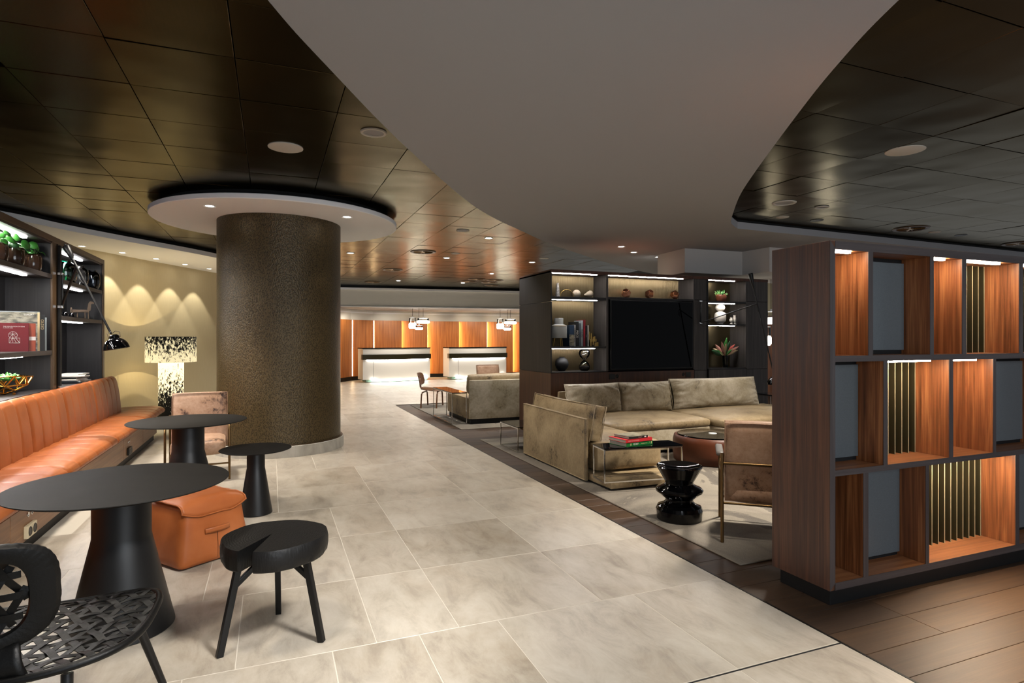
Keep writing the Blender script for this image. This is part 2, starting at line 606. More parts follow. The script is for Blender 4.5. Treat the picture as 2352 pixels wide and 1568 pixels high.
    def pillow(s, w, h, t, mat, n=18, seed=0, wr=.008, edge=.02):
        """knife-edge cushion standing in local x (width), z (height), y thickness"""
        for sg in (-1, 1):
            def fn(u, v):
                a, b = 2 * u - 1, 2 * v - 1
                k = max(0.0, (1 - abs(a) ** 3.2)) ** .5 * max(0.0, (1 - abs(b) ** 3.2)) ** .5
                pin = 1 - .05 * (1 - abs(a) ** 2) * abs(b) ** 4
                pinx = 1 - .035 * (1 - abs(b) ** 2) * abs(a) ** 4
                x, z = a * w / 2 * pinx, b * h / 2 * pin
                rim = (abs(a) ** 6 + abs(b) ** 6) * (1 - max(abs(a), abs(b)) ** 14)
                q = noise.noise(Vector((x * (6 + 26 * abs(b) ** 4) + seed, z * (6 + 26 * abs(a) ** 4), seed))) * wr * (1 + 1.2 * rim)
                return mat @ Vector((x, sg * (edge / 2 + (t / 2) * k + q * (k > .02)), z))
            o = len(s.f)
            s.grid(fn, n, n)
            if sg > 0:
                s.f[o:] = [f[::-1] for f in s.f[o:]]
        return s

    def build(s, name, mat, parent=None, smooth=False, bevel=0, seg=2, sub=0, label=None, loc=None, kind=None):
        me = D.meshes.new(name)
        me.from_pydata(s.v, [], s.f)
        bm = bmesh.new()
        bm.from_mesh(me)
        bmesh.ops.remove_doubles(bm, verts=bm.verts, dist=1e-5)
        bmesh.ops.recalc_face_normals(bm, faces=bm.faces)
        bm.to_mesh(me)
        bm.free()
        if smooth:
            me.polygons.foreach_set('use_smooth', [True] * len(me.polygons))
            me.set_sharp_from_angle(angle=radians(smooth if smooth is not True else 40))
        me.materials.append(M[mat] if isinstance(mat, str) else mat)
        o = D.objects.new(name, me)
        C.objects.link(o)
        if parent:
            o.parent = parent
        if loc:
            o.location = loc
        if bevel:
            b = o.modifiers.new('bevel', 'BEVEL')
            b.width, b.segments = bevel, seg
            b.limit_method = 'ANGLE'
        if sub:
            b = o.modifiers.new('sub', 'SUBSURF')
            b.levels = b.render_levels = sub
        if label:
            o['label'] = label
        if kind:
            o['kind'] = kind
        return o


def tag(o, label, cat, group=None):
    o['label'], o['category'] = label, cat
    if group:
        o['group'] = group
    return o


def thing(name, label, cat, loc=(0, 0, 0), rz=0, group=None):
    o = D.objects.new(name, None)
    o.empty_display_size = .1
    C.objects.link(o)
    o.location = loc
    o.rotation_euler = (0, 0, rz)
    return tag(o, label, cat, group)


def dup(root, loc, rz=0, label=None, scale=None):
    def cp(o, par):
        c = o.copy()
        C.objects.link(c)
        if par:
            c.parent = par
        for ch in list(o.children):
            cp(ch, c)
        return c
    r = cp(root, None)
    r.location = loc
    r.rotation_euler = (0, 0, rz)
    if label:
        r['label'] = label
    if scale:
        r.scale = scale
    return r


def struct(o):
    o['kind'] = 'structure'
    return o


def text(body, size, loc, rot, parent, mat, name='title', align='CENTER', sx=1.0):
    cu = D.curves.new(name, 'FONT')
    cu.body = body
    cu.size = size
    cu.align_x = align
    cu.align_y = 'CENTER'
    cu.extrude = .0004
    cu.materials.append(M[mat])
    tmp = D.objects.new('lettering', cu)
    me = D.meshes.new_from_object(tmp)
    D.objects.remove(tmp)
    o = D.objects.new(name, me)
    C.objects.link(o)
    o.parent = parent
    o.location = loc
    o.rotation_euler = rot
    o.scale = (sx, 1, 1)
    return o


def spline(pts, per=8):
    out = []
    P = [Vector(p).to_3d() if len(p) == 2 else Vector(p) for p in pts]
    for i in range(len(P) - 1):
        p0, p1, p2, p3 = P[max(i - 1, 0)], P[i], P[i + 1], P[min(i + 2, len(P) - 1)]
        for k in range(per):
            t = k / per
            out.append(.5 * ((2 * p1) + (-p0 + p2) * t + (2 * p0 - 5 * p1 + 4 * p2 - p3) * t * t + (-p0 + 3 * p1 - 3 * p2 + p3) * t ** 3))
    out.append(P[-1])
    return out


def inside(x, y, poly):
    r = False
    n = len(poly)
    for i in range(n):
        x0, y0 = poly[i][:2]
        x1, y1 = poly[(i + 1) % n][:2]
        if (y0 > y) != (y1 > y) and x < (x1 - x0) * (y - y0) / (y1 - y0) + x0:
            r = not r
    return r


PS = radians(22.02)


def depth_of(x, y):
    return x * sin(PS) + y * cos(PS)


def seen(x, y, z, pad=120):
    """rough test whether a point of the hall can fall in the photographed view"""
    d = depth_of(x, y)
    if d < .3:
        return False
    u = 1370 * (x * cos(PS) - y * sin(PS)) / d
    w = 1370 * (z - 1.45) / d
    return abs(u) < 1176 + pad and abs(w) < 784 + pad

# ------------------------------------------------------------------ floor
root = struct(MB().box(-7, 14, -4, 24, -.12, -.02).build('floor', 'floor_base'))
MB().box(-7, 2.52, -4, 24, -.02, -.0007).build('grout_bed', 'grout', root)
MB().box(2.5, 14, 12.95, 24, -.02, -.0007).build('grout_bed', 'grout', root)
tile_mesh = {}


def slab(w, l, h, nm, mat, bev):
    k = (nm, round(w, 3), round(l, 3))
    if k not in tile_mesh:
        bm = bmesh.new()
        bmesh.ops.create_cube(bm, size=1, matrix=Matrix.Diagonal((w, l, h, 1)))
        top = [e for e in bm.edges if all(v.co.z > 0 for v in e.verts)]
        bmesh.ops.bevel(bm, geom=top, offset=bev, segments=1, affect='EDGES')
        me = D.meshes.new(nm)
        bm.to_mesh(me)
        bm.free()
        me.materials.append(M[mat])
        tile_mesh[k] = me
    return tile_mesh[k]


rng = random.Random(3)
count = 0
far_mb = MB()
ROW, Y0 = .82, 2.06 - .82 * 3
row = 0
y = Y0
while y < 22.5:
    x = 2.52
    first = True
    while x > -6.5:
        w = rng.choice((.41, .615, .82, .82)) if y > 2.5 else rng.choice((.41, .615, .82))
        if x - w < -6.5:
            w = x + 6.5
        cx, cy = x - w / 2, y + ROW / 2
        vis = any(seen(px, py, 0, 40) for px in (x - w, cx, x) for py in (y, cy, y + ROW))
        back = cx < -1.6 and cy < 10.5
        if vis and not back and w > .05:
            if count < 265:
                o = D.objects.new('tile', slab(w - .004, ROW - .004, .02, 'tile', 'stone_tile', .0012))
                C.objects.link(o)
                o.parent = root
                o.location = (cx, cy, -.01 + rng.uniform(-.0002, .0003))
                count += 1
            else:
                far_mb.box(x - w + .0025, x - .0025, y + .0025, y + ROW - .0025, -.02, 0)
        x -= w
    y += ROW
yy = 13.0
while yy < 22.5:                                            # stone again beyond the lounge floor
    x = 2.52
    while x < 10.5:
        w = rng.choice((.615, .82)) if x > 2.53 else rng.choice((.41, .615, .82))
        far_mb.box(x + .0025, x + w - .0025, yy + .0025, yy + ROW - .0025, -.02, 0)
        x += w
    yy += ROW
far_mb.build('tile', 'stone_tile', root, kind='stuff')
# metal joint strip across the foreground and along the timber floor
MB().box(1.2, 2.52, 2.045, 2.053, -.02, .0012).build('joint_strip', 'black_gap', root)
MB().box(2.52, 2.532, -2, 12.95, -.02, .002).build('edge_strip', 'black_metal', root)
# oak planks, rows of .2 m running along X
y = -.67
far_mb = MB()
while y < 12.95:
    x = 2.532
    r0 = rng.uniform(.5, 1.5)
    k = 0
    while x < 13:
        w = r0 if k == 0 else rng.uniform(1.3, 2.0)
        k += 1
        if 2.99 < y < 8.0 and x > 2.6:
            w = 13 - x if x > 3.3 else w
        cx = x + w / 2
        vis = any(seen(px, y + .1, 0, 40) for px in (x, cx, x + w))
        under = (2.9 < y < 8.0 and x > 3.2) or (9.4 < y < 12.7 and x > 3.3) or x > 6
        if vis and not under:
            o = D.objects.new('plank', slab(w - .0025, .1975, .02, 'plank', 'plank', .0012))
            C.objects.link(o)
            o.parent = root
            o.location = (cx, y + .1, -.01)
        else:
            far_mb.box(x, x + w - .002, y, y + .198, -.02, -.001)
        x += w
    y += .2
far_mb.build('plank', 'plank', root, kind='stuff')

# ------------------------------------------------------------------ ceiling
left_curve = [(-.85, -3), (-.7, .8), (-.34, 2.2), (-.013, 2.911), (.262, 3.438), (1.014, 4.752), (2.22, 6.6), (3.306, 7.8), (4.512, 8.97), (6.738, 10.733), (9.2, 12.2), (13.6, 14)]
right_curve = [(6.005, 6.50), (5.62, 6.2), (5.2, 5.70), (4.62, 4.96), (4.087, 4.19), (3.335, 3.05), (2.929, 2.40), (2.62, 1.82), (2.2, .8), (1.9, -3)]
plaster = [(p.x, p.y) for p in spline(left_curve, 10)] + [(13.6, 6.78)] + [(p.x, p.y) for p in spline(right_curve, 10)]
ceil = struct(MB().box(-7, 14, -4, 18.2, 3.16, 3.26).build('ceiling', 'ceiling_back'))
MB().prism(plaster, 2.98, 3.075).build('plaster_soffit', 'plaster_dimmed', ceil)
inner = [(x, y) for x, y in plaster]
MB().prism([(x * .998, y + .02) for x, y in plaster], 3.075, 3.16).build('shadow_gap', 'black_gap', ceil)
soff = [(-4.6, 6.6), (-3.9, 8.1), (-3.45, 8.95), (-2.953, 9.631), (-2.642, 10.186), (-2.057, 11.017), (-1.425, 11.825), (-.953, 12.541), (-.4, 13.5), (.2, 14.9), (.8, 16.8), (1.3, 18.6)]
sp = [(p.x, p.y) for p in spline(soff, 6)]
MB().prism(sp + [(1.3, 21), (-7, 21), (-7, 6.6)], 2.98, 3.06).build('wall_soffit', 'plaster_white', ceil)
MB().prism([(x - .03, y + .03) for x, y in sp] + [(1.3, 21), (-7, 21), (-7, 6.6)], 3.06, 3.16).build('shadow_gap', 'black_gap', ceil)
soff_poly = sp + [(1.3, 21), (-7, 21), (-7, 6.6)]
pan = slab(.6485, .6485, .03, 'panel', 'ceiling_metal', .002)
P = .6535
cells = []
for i in range(-10, 20):
    for j in range(-1, 28):
        x, y = .455 + P * i + P / 2, 2.582 + P * (j - 3) + P / 2
        if y > 18.9 + .0 * x or y < .4:
            continue
        if all(inside(px, py, plaster) for px in (x - .33, x + .33) for py in (y - .33, y + .33)):
            continue
        if all(inside(px, py, soff_poly) for px in (x - .33, x + .33) for py in (y - .33, y + .33)):
            continue
        if (x - .123) ** 2 + (y - 8.58) ** 2 < 1.0 or x > 13:
            continue
        if seen(x, y, 3.11, 160):
            hid = x > 8.5 and y > 7.2
            if not hid:
                cells.append((depth_of(x, y), x, y))
cells.sort()
far_mb = MB()
for k, (d, x, y) in enumerate(cells):
    if k < 295:
        o = D.objects.new('panel', pan)
        C.objects.link(o)
        o.parent = ceil
        o.location = (x, y, 3.125 + rng.uniform(-.001, .001))
        o.rotation_euler = (pi + rng.gauss(0, .0035), rng.gauss(0, .0035), 0)
    else:
        a, b = rng.gauss(0, .003), rng.gauss(0, .003)
        mm = Matrix.Translation((x, y, 3.125)) @ Matrix.Rotation(a, 4, 'X') @ Matrix.Rotation(b, 4, 'Y')
        far_mb.box(-.3242, .3242, -.3242, .3242, -.015, .015, mm)
if far_mb.v:
    far_mb.build('panel', 'ceiling_metal', ceil, kind='stuff')
# bulkhead that meets the plaster behind the screen unit
struct(MB().prism([(6.486, 8.25), (7.681, 8.20), (7.72, 7.62), (9.6, 7.62), (9.6, 9.2), (6.549, 9.1)], 2.57, 2.98).build('bulkhead', 'plaster_trim'))

# fascia beam and lower ceiling over the reception
b0, b1 = Vector((1.0, 19.26)), Vector((9.6, 18.16))
dirb = (b1 - b0).normalized()
nb = Vector((-dirb.y, dirb.x))


def strip(a, b, z0, z1, t, off=0):
    p = [a + nb * off, b + nb * off, b + nb * (off + t), a + nb * (off + t)]
    return MB().prism([tuple(q) for q in p], z0, z1)


beam = struct(strip(b0, b1, 2.47, 3.02, .2).build('beam', 'wall_grey'))
strip(b0, b1, 2.985, 3.045, .06, -.05).build('cornice', 'plaster_white', beam)
strip(b0, b1, 2.445, 2.47, .07, -.05).build('bottom_trim', 'plaster_white', beam)
strip(b0, b1, 3.045, 3.16, .05, .02).build('shadow_gap', 'black_gap', beam)
struct(MB().prism([(-.5, 19.5), (12, 17.95), (12, 24), (-.5, 24)], 2.47, 2.52).build('ceiling_reception', 'plaster_dimmed'))
# curved back wall of the reception: grey band over veneer panels with light slots
wp = [(1.3, 19.6), (2.10, 20.62), (2.60, 21.35), (3.42, 21.83), (4.42, 22.0), (5.42, 22.06), (6.66, 22.06), (7.78, 21.98), (8.82, 21.85), (9.9, 21.6)]
wb = MB()
wb.grid(lambda u, v: (lambda q: (q[0], q[1] + .12, 3.0 * v))(wp[round(u * (len(wp) - 1))]), len(wp), 2)
wall_b = struct(wb.build('wall_back', 'wall_grey'))
MB().grid(lambda u, v: (lambda q: (q[0], q[1] + .04, 2.36 + .05 * v))(wp[round(u * (len(wp) - 1))]), len(wp), 2).build('cornice', 'plaster_white', wall_b)
for k in range(len(wp) - 1):
    a, b = Vector(wp[k]), Vector(wp[k + 1])
    d = (b - a).normalized()
    n = Vector((d.y, -d.x))
    pr = .20 if k > 2 else .045
    q = [a + n * .03, b + n * pr, b, a]
    MB().prism([tuple(p) for p in q], .14, 2.115).build('panel', 'reception_veneer', wall_b)
    if k:
        q = [a + n * .035, a + n * .035 + d * .035, a + n * (.17 if k > 3 else .05) + d * .02, a + n * (.17 if k > 3 else .05)]
        MB().prism([tuple(p) for p in q], .16, 2.10).build('light_slot', 'led_slot', wall_b)
    q = [a + n * .02, b + n * (pr - .02), b, a]
    MB().prism([tuple(p) for p in q], 0, .14).build('baseboard', 'black_matt', wall_b)

# left side walls
struct(MB().box(-2.62, -2.52, 2.0, 9.62, 0, 2.52).build('wall_left', 'dark_oak'))
cw = [(-4.4, 9.9), (-3.6, 11.0), (-2.945, 12.062), (-2.722, 12.463), (-2.167, 13.579), (-1.173, 15.448), (-.3, 17.1), (.6, 18.8), (1.3, 19.75)]
cs = [(p.x, p.y) for p in spline(cw, 5)]
wl = MB()
wl.prism(cs + [(x - .14, y + .07) for x, y in cs[::-1]], 0, 2.985)
wc = struct(wl.build('wall_left_cream', 'wall_cream'))
MB().prism([(x + .016, y - .008) for x, y in cs] + cs[::-1], 0, .1).build('baseboard', 'wall_cream', wc)

# far right: warm wall and timber beyond the screen unit
struct(MB().box(8.6, 13.5, 11.9, 12.0, 0, 2.98).build('wall_right', 'wall_cream'))
tb = MB().box(8.6, 13.5, 11.86, 11.9, 0, 2.05).build('trim_1', 'walnut')
struct(tb)

# ------------------------------------------------------------------ round column
cx, cy = .123, 8.58
col = D.objects.new('column', None)
C.objects.link(col)
col.location = (cx, cy, 0)
struct(col)
MB().lathe([(.772, .10), (.772, 2.98)], 96).build('column_shaft', 'column_cover', col, smooth=60)
MB().lathe([(0, 0), (.815, 0), (.815, .135), (.81, .14), (.77, .14)], 96).build('stone_ring', 'stone_ring', col, smooth=30)
MB().lathe([(.79, .141), (.80, .141), (.80, .146), (.77, .147)], 96).build('metal_ring', 'bronze_frame', col, smooth=30)
MB().lathe([(.77, 2.98), (1.518, 2.98), (1.525, 2.987), (1.525, 3.035), (1.518, 3.04), (0, 3.04)], 128).build('canopy', 'plaster_white', col, smooth=30)
MB().lathe([(1.40, 3.04), (1.40, 3.13)], 96).build('canopy_upstand', 'black_gap', col, smooth=60)

# ------------------------------------------------------------------ ceiling fittings
def fitting(name, label, cat, x, y, z, group, parts):
    t = thing(name, label, cat, (x, y, z), 0, group)
    for nm, mat, prof in parts:
        MB().lathe(prof, 28).build(nm, mat, t, smooth=40)
    return t


dl_parts = [('bezel', 'plaster_white', [(.052, -.001), (.075, -.006), (.078, 0), (.052, .004)]), ('lens', 'downlight_glow', [(0, .0), (.053, .0)])]
dl_mat = [((1.43, 11.86), 'recessed downlight in bronze ceiling just right of the round column'), ((3.33, 9.26), 'recessed downlight nearest the plaster curve, left of the dark screen unit'),
          ((3.34, 11.83), 'recessed downlight in bronze ceiling beside the first swirl air vent'), ((5.245, 11.81), 'recessed downlight above the left end of the dark screen unit'),
          ((3.37, 16.97), 'recessed downlight far back above the left reception desk'), ((5.2, 14.26), 'recessed downlight midway between the vents and the reception beam'),
          ((5.27, 16.92), 'recessed downlight under the cluster of four far swirl vents')]
p0 = None
for (x, y), lb in dl_mat:
    if p0 is None:
        p0 = fitting('downlight', lb, 'ceiling light', x, y, 3.108, 'downlights in the bronze ceiling', dl_parts)
    else:
        dup(p0, (x, y, 3.108), 0, lb)
for (x, y), lb in [((-0.651, 7.676), 'small downlight in white canopy left of the column'), ((0.887, 7.716), 'small downlight in white canopy right of the column'),
                   ((-2.89, 11.784), 'soffit wall washer nearest the left bookshelf'), ((-2.442, 12.407), 'second soffit wall washer from the left bookshelf'), ((-2.027, 13.108), 'middle of five soffit wall washers on cream wall'),
                   ((-1.633, 13.883), 'second soffit wall washer from the column'), ((-1.25, 14.549), 'soffit wall washer closest to the column'),
                   ((5.386, 8.487), 'plaster ceiling downlight nearest the bronze panels'), ((5.945, 8.958), 'middle plaster ceiling downlight above the screen unit'), ((6.715, 9.311), 'plaster ceiling downlight half hidden by the white bulkhead')]:
    o = dup(p0, (x, y, 2.979), 0, lb, (.85, .85, 1))
    o['group'] = 'downlights in the plaster'
white_disc = lambda r: [('grille', 'speaker_white', [(0, -.006), (r * .94, -.006), (r, -.003), (r, .004)])]
ring_disc = lambda r: [('bezel', 'speaker_white', [(r * .74, -.002), (r * .78, -.01), (r * .96, -.01), (r, 0)]), ('grille', 'plaster_dimmed', [(0, -.001), (r * .76, -.001)])]
for (x, y, r, kind, lb) in [(.119, 5.532, .145, 0, 'large white speaker disc in bronze ceiling in front of the column canopy'), (.765, 4.857, .105, 1, 'white ringed ceiling speaker at the edge of the plaster curve'),
                            (5.183, 3.574, .155, 0, 'large white speaker disc alone in the right hand ceiling bay'), (5.80, 5.495, .14, 1, 'white disc nearest the plaster tip in the right bay'),
                            (6.43, 5.50, .085, 1, 'small ringed detector among the bright reflections, right bay'), (6.466, 6.156, .085, 0, 'small white disc beside the black hole, right bay'),
                            (9.56, 6.127, .085, 0, 'small white disc just past the right swirl vent'), (2.72, 8.732, .10, 1, 'bronze rimmed ceiling speaker above the aisle by the plaster curve'),
                            (3.327, 11.159, .09, 0, 'pale flush disc right of the first swirl vent'), (5.22, 11.14, .10, 0, 'pale flush disc above the screen unit corner')]:
    fitting('ceiling_speaker', lb, 'ceiling disc', x, y, 3.108, 'flush discs in the bronze ceiling', ring_disc(r) if kind else white_disc(r))
for (x, y, lb) in [(7.079, 6.135, 'black open hole in ceiling beside the small white disc'), (10.23, 6.151, 'black open hole in ceiling far along the right bay')]:
    fitting('ceiling_socket', lb, 'ceiling hole', x, y, 3.108, None, [('rim', 'black_metal', [(0, -.002), (.075, -.002), (.085, -.004), (.088, .002)])])


def vent(x, y, lb, first=[None]):
    if first[0] is None:
        t = thing('swirl_vent', lb, 'air vent', (x, y, 3.108), 0, 'swirl air vents')
        MB().lathe([(0, .001), (.2, -.001)], 32).build('backing', 'black_gap', t)
        MB().lathe([(.185, -.003), (.21, -.014), (.235, -.012), (.245, 0)], 40).build('bezel', 'bronze_frame', t, smooth=40)
        hub = MB().lathe([(0, -.012), (.035, -.012), (.04, 0)], 20).build('hub', 'brass', t, smooth=40)
        vm = None
        for k in range(16):
            if vm is None:
                m_ = MB()
                m_.box(.045, .18, -.012, .012, -.009, -.005, Matrix.Rotation(radians(28), 4, 'X'))
                o = m_.build('vane', 'bronze_tube', t)
                vm = o.data
            else:
                o = D.objects.new('vane', vm)
                C.objects.link(o)
                o.parent = t
            o.rotation_euler = (0, 0, 2 * pi * k / 16)
        first[0] = t
    else:
        dup(first[0], (x, y, 3.108), .1, lb)


for x, y, lb in [(2.691, 11.165, 'swirl air vent above the aisle, nearest the camera of its row'), (2.711, 14.336, 'second swirl vent along the aisle behind the first'), (2.766, 17.638, 'farthest swirl vent of the aisle row near the reception beam'),
                 (5.32, 15.777, 'left back vent of the far cluster above reception'), (5.3, 16.436, 'left front vent of the far cluster above reception'), (5.88, 15.819, 'upper right vent of the far cluster above reception'),
                 (5.95, 16.5, 'lower right vent of the far cluster above reception'), (6.37, 17.41, 'single swirl vent closest to the reception beam'), (8.923, 6.067, 'large swirl vent in the right bay above the walnut bookcase'), (12.055, 6.31, 'swirl vent cut by the right picture edge')]:
    vent(x, y, lb)

# ------------------------------------------------------------------ leather bench along the left wall
bench = thing('bench', 'long tan leather channel-stitched bench in front of the dark bookshelf', 'bench', (-1.5, 2.4, 0))
BY0, BY1 = 2.4, 10.41                     # world y; local y starts at 0


def channel(pitch, y, depth):
    t = (y / pitch) % 1.0
    return -depth * (1 - abs(sin(pi * t)) ** .22)


# seats: profile in (x,z) seen from the end, front edge at local x=+.05
edges = [2.4, 4.1, 5.75, 7.4, 9.0, 10.41]
for a, b in zip(edges, edges[1:]):
    ya, yb = a - 2.4 + .004, b - 2.4 - .004
    nch = max(1, round((yb - ya) / .27))
    pitch = (yb - ya) / nch
    prof = [(-.62, .34), (-.62, .43), (-.5, .44), (-.3, .448), (-.12, .446), (-.04, .43), (.0, .405), (.015, .375), (.005, .35), (-.03, .336)]
    nv = nch * 14 + 1

    def fn(u, v):
        i = u * (len(prof) - 1)
        k = min(int(i), len(prof) - 2)
        t = i - k
        x = prof[k][0] * (1 - t) + prof[k + 1][0] * t
        z = prof[k][1] * (1 - t) + prof[k + 1][1] * t
        y = ya + (yb - ya) * v
        d = channel(pitch, y - ya, .012)
        e = min(v, 1 - v) * (yb - ya)
        d -= .02 * max(0, 1 - e / .04) ** 2
        nx, nz = (0, 1) if x < -.06 else (.7, .6)
        return (x + nx * d, y, z + nz * d)
    m = MB()
    m.grid(fn, 28, nv)
    pr = [fn(i / 27, 0) for i in range(28)]
    m.add(pr, [tuple(range(28))])
    pr = [fn(i / 27, 1) for i in range(28)]
    m.add(pr, [tuple(range(27, -1, -1))])
    m.build('seat_cushion', 'tan_leather', bench, smooth=60)
bed = [2.4, 3.6, 5.25, 6.49, 7.49, 8.59, 9.83]
for a, b in zip(bed, bed[1:]):
    ya, yb = a - 2.4 + .003, b - 2.4 - .003
    nch = max(1, round((yb - ya) / .235))
    pitch = (yb - ya) / nch
    prof = [(-.592, .30), (-.592, .90), (-.585, .925), (-.555, .935), (-.525, .925), (-.50, .895), (-.485, .84), (-.47, .76), (-.455, .66), (-.445, .55), (-.44, .46), (-.44, .30)]
    nv = nch * 14 + 1

    def fn(u, v):
        i = u * (len(prof) - 1)
        k = min(int(i), len(prof) - 2)
        t = i - k
        x = prof[k][0] * (1 - t) + prof[k + 1][0] * t
        z = prof[k][1] * (1 - t) + prof[k + 1][1] * t
        y = ya + (yb - ya) * v
        d = channel(pitch, y - ya, .012)
        e = min(v, 1 - v) * (yb - ya)
        d -= .028 * max(0, 1 - e / .035) ** 2
        return (x + (d if x > -.56 else 0), y, z + (d if z > .88 else 0))
    m = MB()
    m.grid(fn, 34, nv)
    m.add([fn(i / 33, 0) for i in range(34)], [tuple(range(34))])
    m.add([fn(i / 33, 1) for i in range(34)], [tuple(range(33, -1, -1))])
    m.build('back_cushion', 'tan_leather', bench, smooth=60)
MB().box(-.60, -.06, .02, 7.48, .0, .09).build('toe_kick', 'black_matt', bench)
MB().box(-.595, -.045, .01, 7.50, .09, .335).build('carcass', 'black_matt', bench)
for a, b in zip([2.4, 4.68, 6.2, 7.8, 8.9], [4.68, 6.2, 7.8, 8.9, 9.9]):
    MB().box(-.045, -.025, a - 2.4 + .003, b - 2.4 - .003, .095, .325).build('front_panel', 'bench_veneer', bench, bevel=.002)
for yo in (4.98, 8.05):
    so = MB().box(-.025, .0, yo - 2.4 - .085, yo - 2.4 + .085, .115, .20).build('power_outlet', 'socket_cream' if yo < 6 else 'socket_black', bench, bevel=.004)
    for dy in (-.043, .043):
        MB().lathe([(0, .001), (.026, .001), (.03, .003), (.032, 0)], 20, mat=Matrix.Translation((0, yo - 2.4 + dy, .157)) @ Matrix.Rotation(pi / 2, 4, 'Y')).build('socket', 'socket_black', so)
    for dy in (-.01, .055):
        MB().lathe([(0, .002), (.010, .002), (.012, .006), (.017, .006), (.018, 0)], 18, mat=Matrix.Translation((-.025, yo - 2.4 + dy, .262)) @ Matrix.Rotation(pi / 2, 4, 'Y')).build('usb_port', 'chrome', bench)

# ------------------------------------------------------------------ left bookshelf
sh = thing('bookshelf', 'tall dark oak bookshelf with bronze edges behind the leather bench', 'bookshelf', (-2.1, 5.0, 0))


def ly(y):
    return y - 5.0


MB().box(-.42, -.40, ly(3.2), ly(9.6), 0, 2.52).build('back_panel', 'dark_oak', sh)
MB().box(-.41, 0.0, ly(3.2), ly(9.614), 2.46, 2.52).build('top_frame', 'bronze_frame', sh, bevel=.002)
MB().box(-.40, -.012, ly(3.2), ly(9.55), 2.44, 2.46).build('top_board', 'dark_oak_flat', sh)
MB().box(-.41, 0.0, ly(9.53), ly(9.614), 0, 2.46).build('side_panel', 'bronze_frame', sh, bevel=.002)
MB().box(-.40, -.012, ly(9.515), ly(9.53), 0, 2.44).build('side_lining', 'dark_oak', sh)
MB().box(-.40, -.02, ly(7.54), ly(7.74), 0, 2.44).build('divider', 'dark_oak', sh)
MB().box(-.02, 0, ly(7.53), ly(7.65), 0, 2.46).build('stile', 'bronze_frame', sh, bevel=.002)
MB().box(-.02, 0, ly(7.70), ly(7.75), 0, 2.46).build('stile', 'bronze_frame', sh, bevel=.002)
MB().box(-.40, 0, ly(5.0), ly(5.2), 0, 2.46).build('divider', 'dark_oak', sh)
MB().box(-.395, 0, ly(5.2), ly(7.54), .88, .93).build('counter', 'dark_oak_flat', sh, bevel=.002)
MB().box(-.395, 0, ly(7.74), ly(9.515), .87, .915).build('counter', 'dark_oak_flat', sh, bevel=.002)
for y0, y1, zs in [(5.2, 7.54, (1.33, 2.12)), (7.74, 9.515, (1.70, 2.10))]:
    for z in zs:
        MB().box(-.395, -.005, ly(y0), ly(y1), z - .045, z).build('shelf', 'dark_oak_flat', sh, bevel=.002)
m = MB()
for k in range(16):
    m.lathe([(.004, .93), (.004, 2.44)], 6, (-.396, ly(7.0) + k * .011, 0))
m.build('ribbed_back', 'brass', sh, kind='stuff')
for (y0, y1, z) in [(5.4, 7.15, 2.44), (5.4, 7.15, 2.075), (5.4, 7.05, 1.285), (7.76, 9.0, 2.44), (7.76, 9.0, 2.055), (7.76, 9.0, 1.655)]:
    MB().box(-.135, -.10, ly(y0), ly(y1), z - .012, z).build('led_strip', 'led_white', sh)

SX = -2.1


def pilea(x, y, z, lb, seed, s=1.0, vase='bronze_glass'):
    r = random.Random(seed)
    v = tag(MB().lathe([(0, .002), (.055 * s, .002), (.07 * s, .02), (.078 * s, .07), (.077 * s, .15), (.068 * s, .18), (.064 * s, .182), (.068 * s, .165), (.072 * s, .07), (.05 * s, .012), (0, .01)], 24).build('vase', 'brown_ceramic', None, smooth=50, loc=(x, y, z)),
            'glossy brown glazed vase ' + lb, 'vase', 'brown vases on the top shelf')
    p = thing('pilea_plant', 'round-leaved green plant growing from the brown vase ' + lb, 'plant', (x, y, z + .165), 0, 'plants on the top shelf')
    stems = MB()
    for k in range(13):
        a = r.uniform(0, 2 * pi)
        d = r.uniform(.03, .12) * s
        h = r.uniform(.0, .11)
        tip = Vector((cos(a) * d, sin(a) * d, h))
        stems.tube([(0, 0, -.03), (tip.x * .4, tip.y * .4, h * .7 + .02), tip], .0022, 5)
        R = r.uniform(.028, .045) * s
        nrm = Vector((cos(a) * .8 + .5, sin(a) * .8 - .4, r.uniform(.3, 1.1)))
        q = nrm.to_track_quat('Z', 'Y').to_matrix().to_4x4()
        q.translation = tip
        MB().lathe([(0, .006), (R * .5, .003), (R * .9, -.002), (R, -.006)], 14, mat=q).build('leaf', r.choice(('leaf_green', 'leaf_green', 'leaf_dark')), p, smooth=60)
    stems.build('stem', 'leaf_pale', p)


pilea(-2.24, 6.60, 2.12, 'at the cut-off end of the top shelf', 1)
pilea(-2.22, 6.90, 2.12, 'standing second on the top shelf', 2, 1.05)
pilea(-2.22, 7.38, 2.12, 'next to the bookshelf post', 3, .95)


def glass_jar(x, y, z, r, h, mat, lb, rib):
    pr = [(0, .004), (r * .55, .002), (r * .8, h * .06), (r * .95, h * .2), (r, h * .36), (r * .985, h * .46), (r, h * .50), (r * .985, h * .54), (r, h * .62), (r * .9, h * .8), (r * .6, h * .9), (r * .5, h * .93), (r * .56, h), (r * .52, h),
          (r * .46, h * .93), (r * .56, h * .885), (r * .86, h * .79), (r * .955, h * .6), (r * .955, h * .36), (r * .9, h * .2), (r * .74, h * .08), (r * .5, .012), (0, .014)]
    return tag(MB().lathe(pr, 32).build('glass_vase', mat, None, smooth=60, loc=(x, y, z)), lb, 'vase', 'glass vases on the top shelf')


